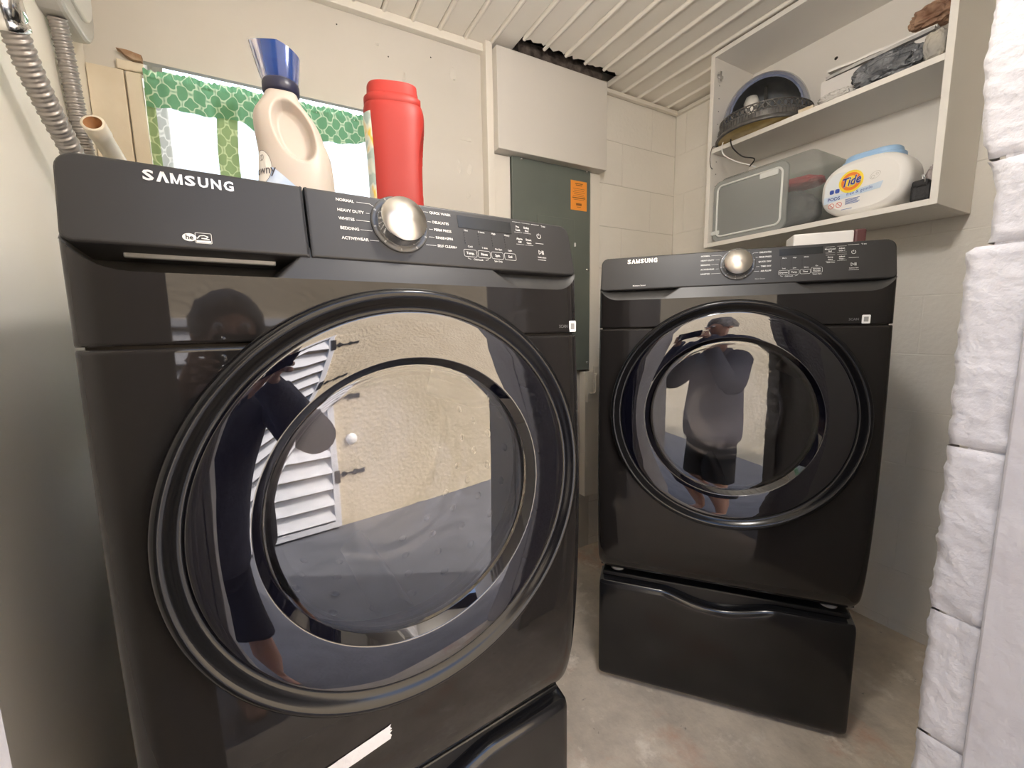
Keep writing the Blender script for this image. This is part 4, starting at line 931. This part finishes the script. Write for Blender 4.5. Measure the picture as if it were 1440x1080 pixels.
# dark clutter at the right end of the lower shelf
lump('plastic_bag','crumpled pinkish clear bag behind the pods tub at the right','bag',(1.86,.565,BT),(.034,.033,.070),mat('pinkish clear film',(.55,.47,.46),.25,col2=(.40,.36,.36),nscale=18,bump=.8,bscale=30,bdist=.02),6.1,.35,3)
kt=thing('tool_pouch','black tool pouch with a small metal clip at the right end of the lower shelf','pouch',(1.715,.555,BT))
obj('pouch',MB().box((-.03,-.024,0),(.05,.022,.052),bevel=.008),mat('black nylon',(.02,.02,.022),.6,bump=.5,bscale=90),kt); obj('flap',MB().box((-.034,-.020,.04),(.03,.018,.060),bevel=.006),MATS['black nylon'],kt); obj('clip',MB().tube(spline([(-.032,-.012,.05),(-.038,-.012,.064),(-.036,-.006,.072),(-.034,-.008,.058)],6),.002,8),m_chrome,kt)
None and lump('pipe_fittings','dark loose hardware beside the pods tub on the lower shelf','hardware',(1.70,.592,BT),(.018,.026,.009),mat('dark hardware',(.03,.03,.032),.4,metal=.3),9.4,.6,4)
# box on the dryer top
bx=thing('paper_carton','flat white carton with a dark red end lying on the dryer top','box',(1.41,.66,1.3432),DROT)
obj('carton',MB().box((-.085,-.02,.001),(.060,.07,.066),bevel=.004),m_pap,bx); obj('end_cap',MB().box((.060,-.022,0),(.088,.072,.068),bevel=.006),mat('dark red card',(.10,.035,.035),.5),bx,label='dark red end')

# ------------------------------------------------------------ outside: louvred shutter on the stucco
st=thing('louvered_shutter','white louvred metal shutter with black strap hinges on the stucco wall outside','shutter',(.23,-2.0,-.28))
m_sh=mat('white painted louvre',(.74,.75,.80),.5)
for x0,x1,z0,z1 in ((-.47,-.42,0,1.7),(.42,.47,0,1.7),(-.42,.42,0,.05),(-.42,.42,1.65,1.70)): obj('frame_rail',MB().box((x0,.004,z0),(x1,.05,z1),bevel=.004),m_sh,st)
sm_=MB().box((-.42,-.06,-.006),(.42,.06,.006),bevel=.002).mesh('slat')
for k in range(12):
    o=obj('slat',sm_,m_sh,st); o.location=(0,.03,.12+.132*k); o.rotation_euler=(radians(-62),0,0)
def strap(z):
    o=[(0,-.02),(.05,-.012),(.08,-.025),(.10,-.008),(.14,-.006),(.17,-.026),(.19,-.006),(.22,0),(.19,.006),(.17,.026),(.14,.006),(.10,.008),(.08,.025),(.05,.012),(0,.02)]
    return obj('strap_hinge',MB().slab(o,0,.006,.001,M=Matrix(((-1,0,0,.69),(0,0,1,.004),(0,1,0,z),(0,0,0,1)))).box((.44,.05,z-.05),(.48,.056,z+.05)),mat('black iron',(.02,.02,.022),.5),st,label='black iron strap hinge')
for z in (.42,1.05,1.55): strap(z)
vc=obj('glare_disc',MB().lathe([(.045,0),(.045,.012),(.038,.02),(.0001,.024)],32,Matrix(((1,0,0,0),(0,0,1,0),(0,1,0,0),(0,0,0,1)))),m_white,None,loc=(.83,-2.0,.42)); tag(vc,'added round white disc on the stucco wall outside, for the bright spot in the washer glass','disc')  # added disc standing in for the bright spot in the washer glass

# ------------------------------------------------------------ the person holding the phone in the doorway
def skin(nodes,edges,root,sub=2):
    """grow one continuous surface on a skeleton: nodes name->(pos,rx,ry)"""
    me=bpy.data.meshes.new('sk'); ks=list(nodes); ix={k:i for i,k in enumerate(ks)}
    me.from_pydata([nodes[k][0] for k in ks],[(ix[a],ix[b]) for a,b in edges],[])
    o=bpy.data.objects.new('sk',me); COL.objects.link(o)
    md=o.modifiers.new('s','SKIN'); md.use_smooth_shade=True; md.branch_smoothing=.6
    for k in ks:
        d=me.skin_vertices[0].data[ix[k]]; n=nodes[k]; d.radius=(n[1],n[2] if len(n)>2 else n[1]); d.use_root=(k==root); d.use_loose=False
    su=o.modifiers.new('u','SUBSURF'); su.levels=su.render_levels=sub
    dg=bpy.context.evaluated_depsgraph_get(); ev=o.evaluated_get(dg); r=bpy.data.meshes.new_from_object(ev)
    bpy.data.objects.remove(o); bpy.data.meshes.remove(me)
    for p in r.polygons: p.use_smooth=True
    return r
PX,PY,GZ=-.13,-.40,-.3
C=Vector((0,0,CAM_H)); pc=C-FWD*.0135+RIGHT*.055
pe=thing('person','person with grey hair in a charcoal sweatshirt and black shorts photographing from the doorway','person',(PX,PY,GZ))
V=lambda x,y,z: Vector((x,y,z))-Vector((PX,PY,GZ))
hl=pc-RIGHT*.088-FWD*.045-UP*.02; hr=pc+RIGHT*.086-FWD*.055-UP*.025
loc_=lambda p:(p-Vector((PX,PY,GZ)))
nd={'pel':(V(-.13,-.42,.52),.15,.12),'sp':(V(-.12,-.42,.70),.15,.115),'ch':(V(-.09,-.41,.92),.16,.115),'nk':(V(-.02,-.35,1.075),.058,.058),'nk2':(V(.015,-.315,1.125),.05,.05),
 'hd0':(V(.03,-.285,1.165),.060,.066),'hd1':(V(.035,-.275,1.225),.074,.088),'hd2':(V(.035,-.285,1.28),.066,.080),
 'shl':(V(-.25,-.40,1.0),.062),'ell':(V(-.30,-.20,.84),.045),'wrl':(loc_(hl-FWD*.05-UP*.06),.027),
 'shr':(V(.10,-.40,1.0),.062),'elr':(V(.19,-.22,.86),.045),'wrr':(loc_(hr-FWD*.06-UP*.06),.027),
 'hpl':(V(-.22,-.42,.50),.095),'knl':(V(-.23,-.40,.13),.062),'cal':(V(-.23,-.42,-.02),.057),'anl':(V(-.23,-.43,-.21),.036),'tol':(V(-.25,-.31,-.262),.034),
 'hpr':(V(-.04,-.42,.50),.095),'knr':(V(-.02,-.40,.13),.062),'car':(V(-.015,-.42,-.02),.057),'anr':(V(-.01,-.43,-.21),.036),'tor':(V(.01,-.31,-.262),.034)}
ed=[('pel','sp'),('sp','ch'),('ch','nk'),('nk','nk2'),('nk2','hd0'),('hd0','hd1'),('hd1','hd2'),('ch','shl'),('shl','ell'),('ell','wrl'),('ch','shr'),('shr','elr'),('elr','wrr'),
 ('pel','hpl'),('hpl','knl'),('knl','cal'),('cal','anl'),('anl','tol'),('pel','hpr'),('hpr','knr'),('knr','car'),('car','anr'),('anr','tor')]
m_skin=mat('skin',(.52,.30,.22),.5,**{'Subsurface Weight':.1,'Subsurface Radius':(.01,.004,.002)})
# hands: palm and five fingers closing on the ends of the phone
for sd,h,wn in ((-1,hl,'wrl'),(1,hr,'wrr')):
    o_=RIGHT*sd; nd['pa%d'%sd]=(loc_(h-FWD*.012-UP*.02),.030,.016); ed.append((wn,'pa%d'%sd))
    for k in range(4):
        b=h+UP*(.030-.019*k)-FWD*.004+o_*.004; m1=b+FWD*(.030+.004*(k in(1,2)))+o_*.010; m2=m1+FWD*.016-o_*.014; ti=m2-o_*(.020+.003*(k in (1,2)))
        for nm,p,r in (('a',b,.0095),('b',m1,.009),('c',m2,.0082),('d',ti,.007)): nd['f%d%d%s'%(sd,k,nm)]=(loc_(p),r)
        ed+= [('pa%d'%sd,'f%d%da'%(sd,k)),('f%d%da'%(sd,k),'f%d%db'%(sd,k)),('f%d%db'%(sd,k),'f%d%dc'%(sd,k)),('f%d%dc'%(sd,k),'f%d%dd'%(sd,k))]
    t0=h-UP*.035-o_*.012-FWD*.006; t1=t0-o_*.022+FWD*.012+UP*.012; t2=t1-o_*.018+FWD*.006+UP*.016
    for nm,p,r in (('a',t0,.012),('b',t1,.010),('c',t2,.008)): nd['t%d%s'%(sd,nm)]=(loc_(p),r)
    ed+=[('pa%d'%sd,'t%da'%sd),('t%da'%sd,'t%db'%sd),('t%db'%sd,'t%dc'%sd)]
obj('body',skin(nd,ed,'pel'),m_skin,pe)
def loft(mb,secs,n=40):
    """stacked ellipses (centre, rx, ry), smooth between the given ones"""
    T=frange(0,len(secs)-1,(len(secs)-1)*6); g=lambda f,t: stable([(k,f(q)) for k,q in enumerate(secs)],t)
    def f(a,t): return (g(lambda q:q[0].x,t)+g(lambda q:q[1],t)*cos(a), g(lambda q:q[0].y,t)+g(lambda q:q[2],t)*sin(a), g(lambda q:q[0].z,t)+.004*noise.noise(Vector((cos(a)*3,sin(a)*3,t*2))))
    mb.grid(frange(0,2*pi,n),T,f); return mb
m_fleece=mat('charcoal navy fleece',(.075,.075,.095),.9,col2=(.055,.055,.07),nscale=30,bump=.3,bscale=60)
mb=loft(MB(),[(V(-.13,-.42,.44),.205,.160),(V(-.13,-.42,.47),.215,.170),(V(-.13,-.42,.58),.215,.172),(V(-.12,-.42,.74),.200,.160),(V(-.095,-.41,.90),.190,.140),(V(-.08,-.40,1.0),.165,.115),(V(-.06,-.385,1.045),.110,.090),(V(-.04,-.37,1.075),.070,.070)])
for a,b,c in (((-.24,-.40,1.0),(-.31,-.20,.84),hl-FWD*.075-UP*.075),((.09,-.40,1.0),(.20,-.22,.86),hr-FWD*.085-UP*.075)):
    P_=spline([V(*a),V(*b),loc_(c)],8); mb.tube(P_,.07,16,rad=[lerp(.083,.046,k/(len(P_)-1)) for k in range(len(P_))])
obj('sweatshirt',mb,m_fleece,pe)
mb=loft(MB(),[(V(-.13,-.42,.37),.150,.125),(V(-.13,-.42,.42),.190,.150),(V(-.13,-.42,.50),.195,.155),(V(-.13,-.42,.56),.180,.140)])
for x in (-.22,-.04): P_=spline([V(x,-.42,.47),V(x,-.415,.32),V(x-.005,-.41,.15)],6); mb.tube(P_,.11,20,rad=[lerp(.098,.112,k/(len(P_)-1)) for k in range(len(P_))])
obj('shorts',mb,mat('black shorts cloth',(.012,.012,.014),.8),pe)
hc=V(.035,-.283,1.235); mb=MB()
def hair(a,t):
    q=t*pi*.60; d=Vector((cos(a)*sin(q),sin(a)*sin(q),cos(q))); fr=max(0,sin(a))**2
    k=1+.05*noise.noise(d*4)+.02*noise.noise(Vector((a*9,t*3,0))); sh_=1-.62*fr*max(0,t-.45)/.55
    p=hc+Vector((d.x*.094*k,d.y*.108*k*(sh_ if sin(a)>0 else 1)-.012,d.z*.105*k+.004)); return tuple(p)
mb.grid(frange(0,2*pi,64),frange(0.001,1,28),hair,flip=True)
obj('hair',mb,mat('grey hair',(.33,.30,.28),.55,col2=(.20,.18,.17),nscale=40,bump=.6,bscale=50),pe)
fy=-.185
for sx_ in (-.031,.031):
    e=obj('eye',MB().sphere(V(.035+sx_,fy-.012,1.228),.0125,16,10),mat('eye white',(.75,.73,.70),.2),pe)
    obj('iris',MB().sphere(V(.035+sx_,fy-.0045,1.228),.0062,12,8),mat('dark iris',(.03,.02,.015),.2),e)
obj('nose',MB().add(*(lambda g:(g.v,g.f,True))(MB().grid(frange(-1,1,10),frange(0,1,10),lambda u,t:tuple(V(.035+u*(.006+.012*t),fy-.004+.026*t*(1-u*u)-.004*abs(u),1.235-.046*t)),flip=True))) or None,m_skin,pe) if False else None
mb=MB().grid(frange(-1,1,12),frange(0,1,12),lambda u,t:tuple(V(.035+u*(.007+.011*t),fy-.008+.030*min(1,t*1.15)*(1-u*u)*(1 if t<.92 else .4),1.238-.046*t)),flip=True); obj('nose',mb,m_skin,pe)
mb=MB().grid(frange(-1,1,14),frange(-1,1,6),lambda u,q:tuple(V(.035+u*.025,fy-.010+.009*(1-u*u)*(1-q*q*.6),1.166+q*.008*(1-u*u)))); obj('mouth',mb,mat('lips',(.38,.16,.13),.5),pe)
for sx_ in (-1,1): obj('ear',MB().sphere(V(.035+sx_*.080,-.285,1.215),(.012,.020,.032),14,10),m_skin,pe)
for sx_,(x,y) in ((-1,(-.24,-.36)),(1,(.0,-.36))):
    sp_=MB().slab([(a*.047,b*.128) for a,b in [(cos(q),sin(q)) for q in frange(0,2*pi,28)[:-1]]],.0005,.035,.012,M=Matrix.Translation(V(x,y,-.3)))
    obj('shoe',sp_,mat('grey shoe',(.10,.10,.11),.6),pe)
ph=thing('phone','black phone held up sideways in the doorway by the person','phone',tuple(pc))
ph.rotation_euler=Matrix((RIGHT,UP,-FWD)).transposed().to_euler()
obj('phone_body',MB().slab(rrect(.158,.076,.010,6),-.004,.004,.0015),mat('black phone',(.01,.01,.011),.15),ph)
obj('screen',MB().slab(rrect(.150,.069,.007,6),.004,.0043,0),mat('dark glass screen',(.01,.01,.012),.05),ph)
for x,y in ((.058,.022),(.058,0.0),(.058,-.022)): obj('camera_lens',MB().lathe([(.0085,-.004),(.0085,-.0058),(.0001,-.0058)],20,Matrix.Translation((-x,y,0))),m_chrome,ph)
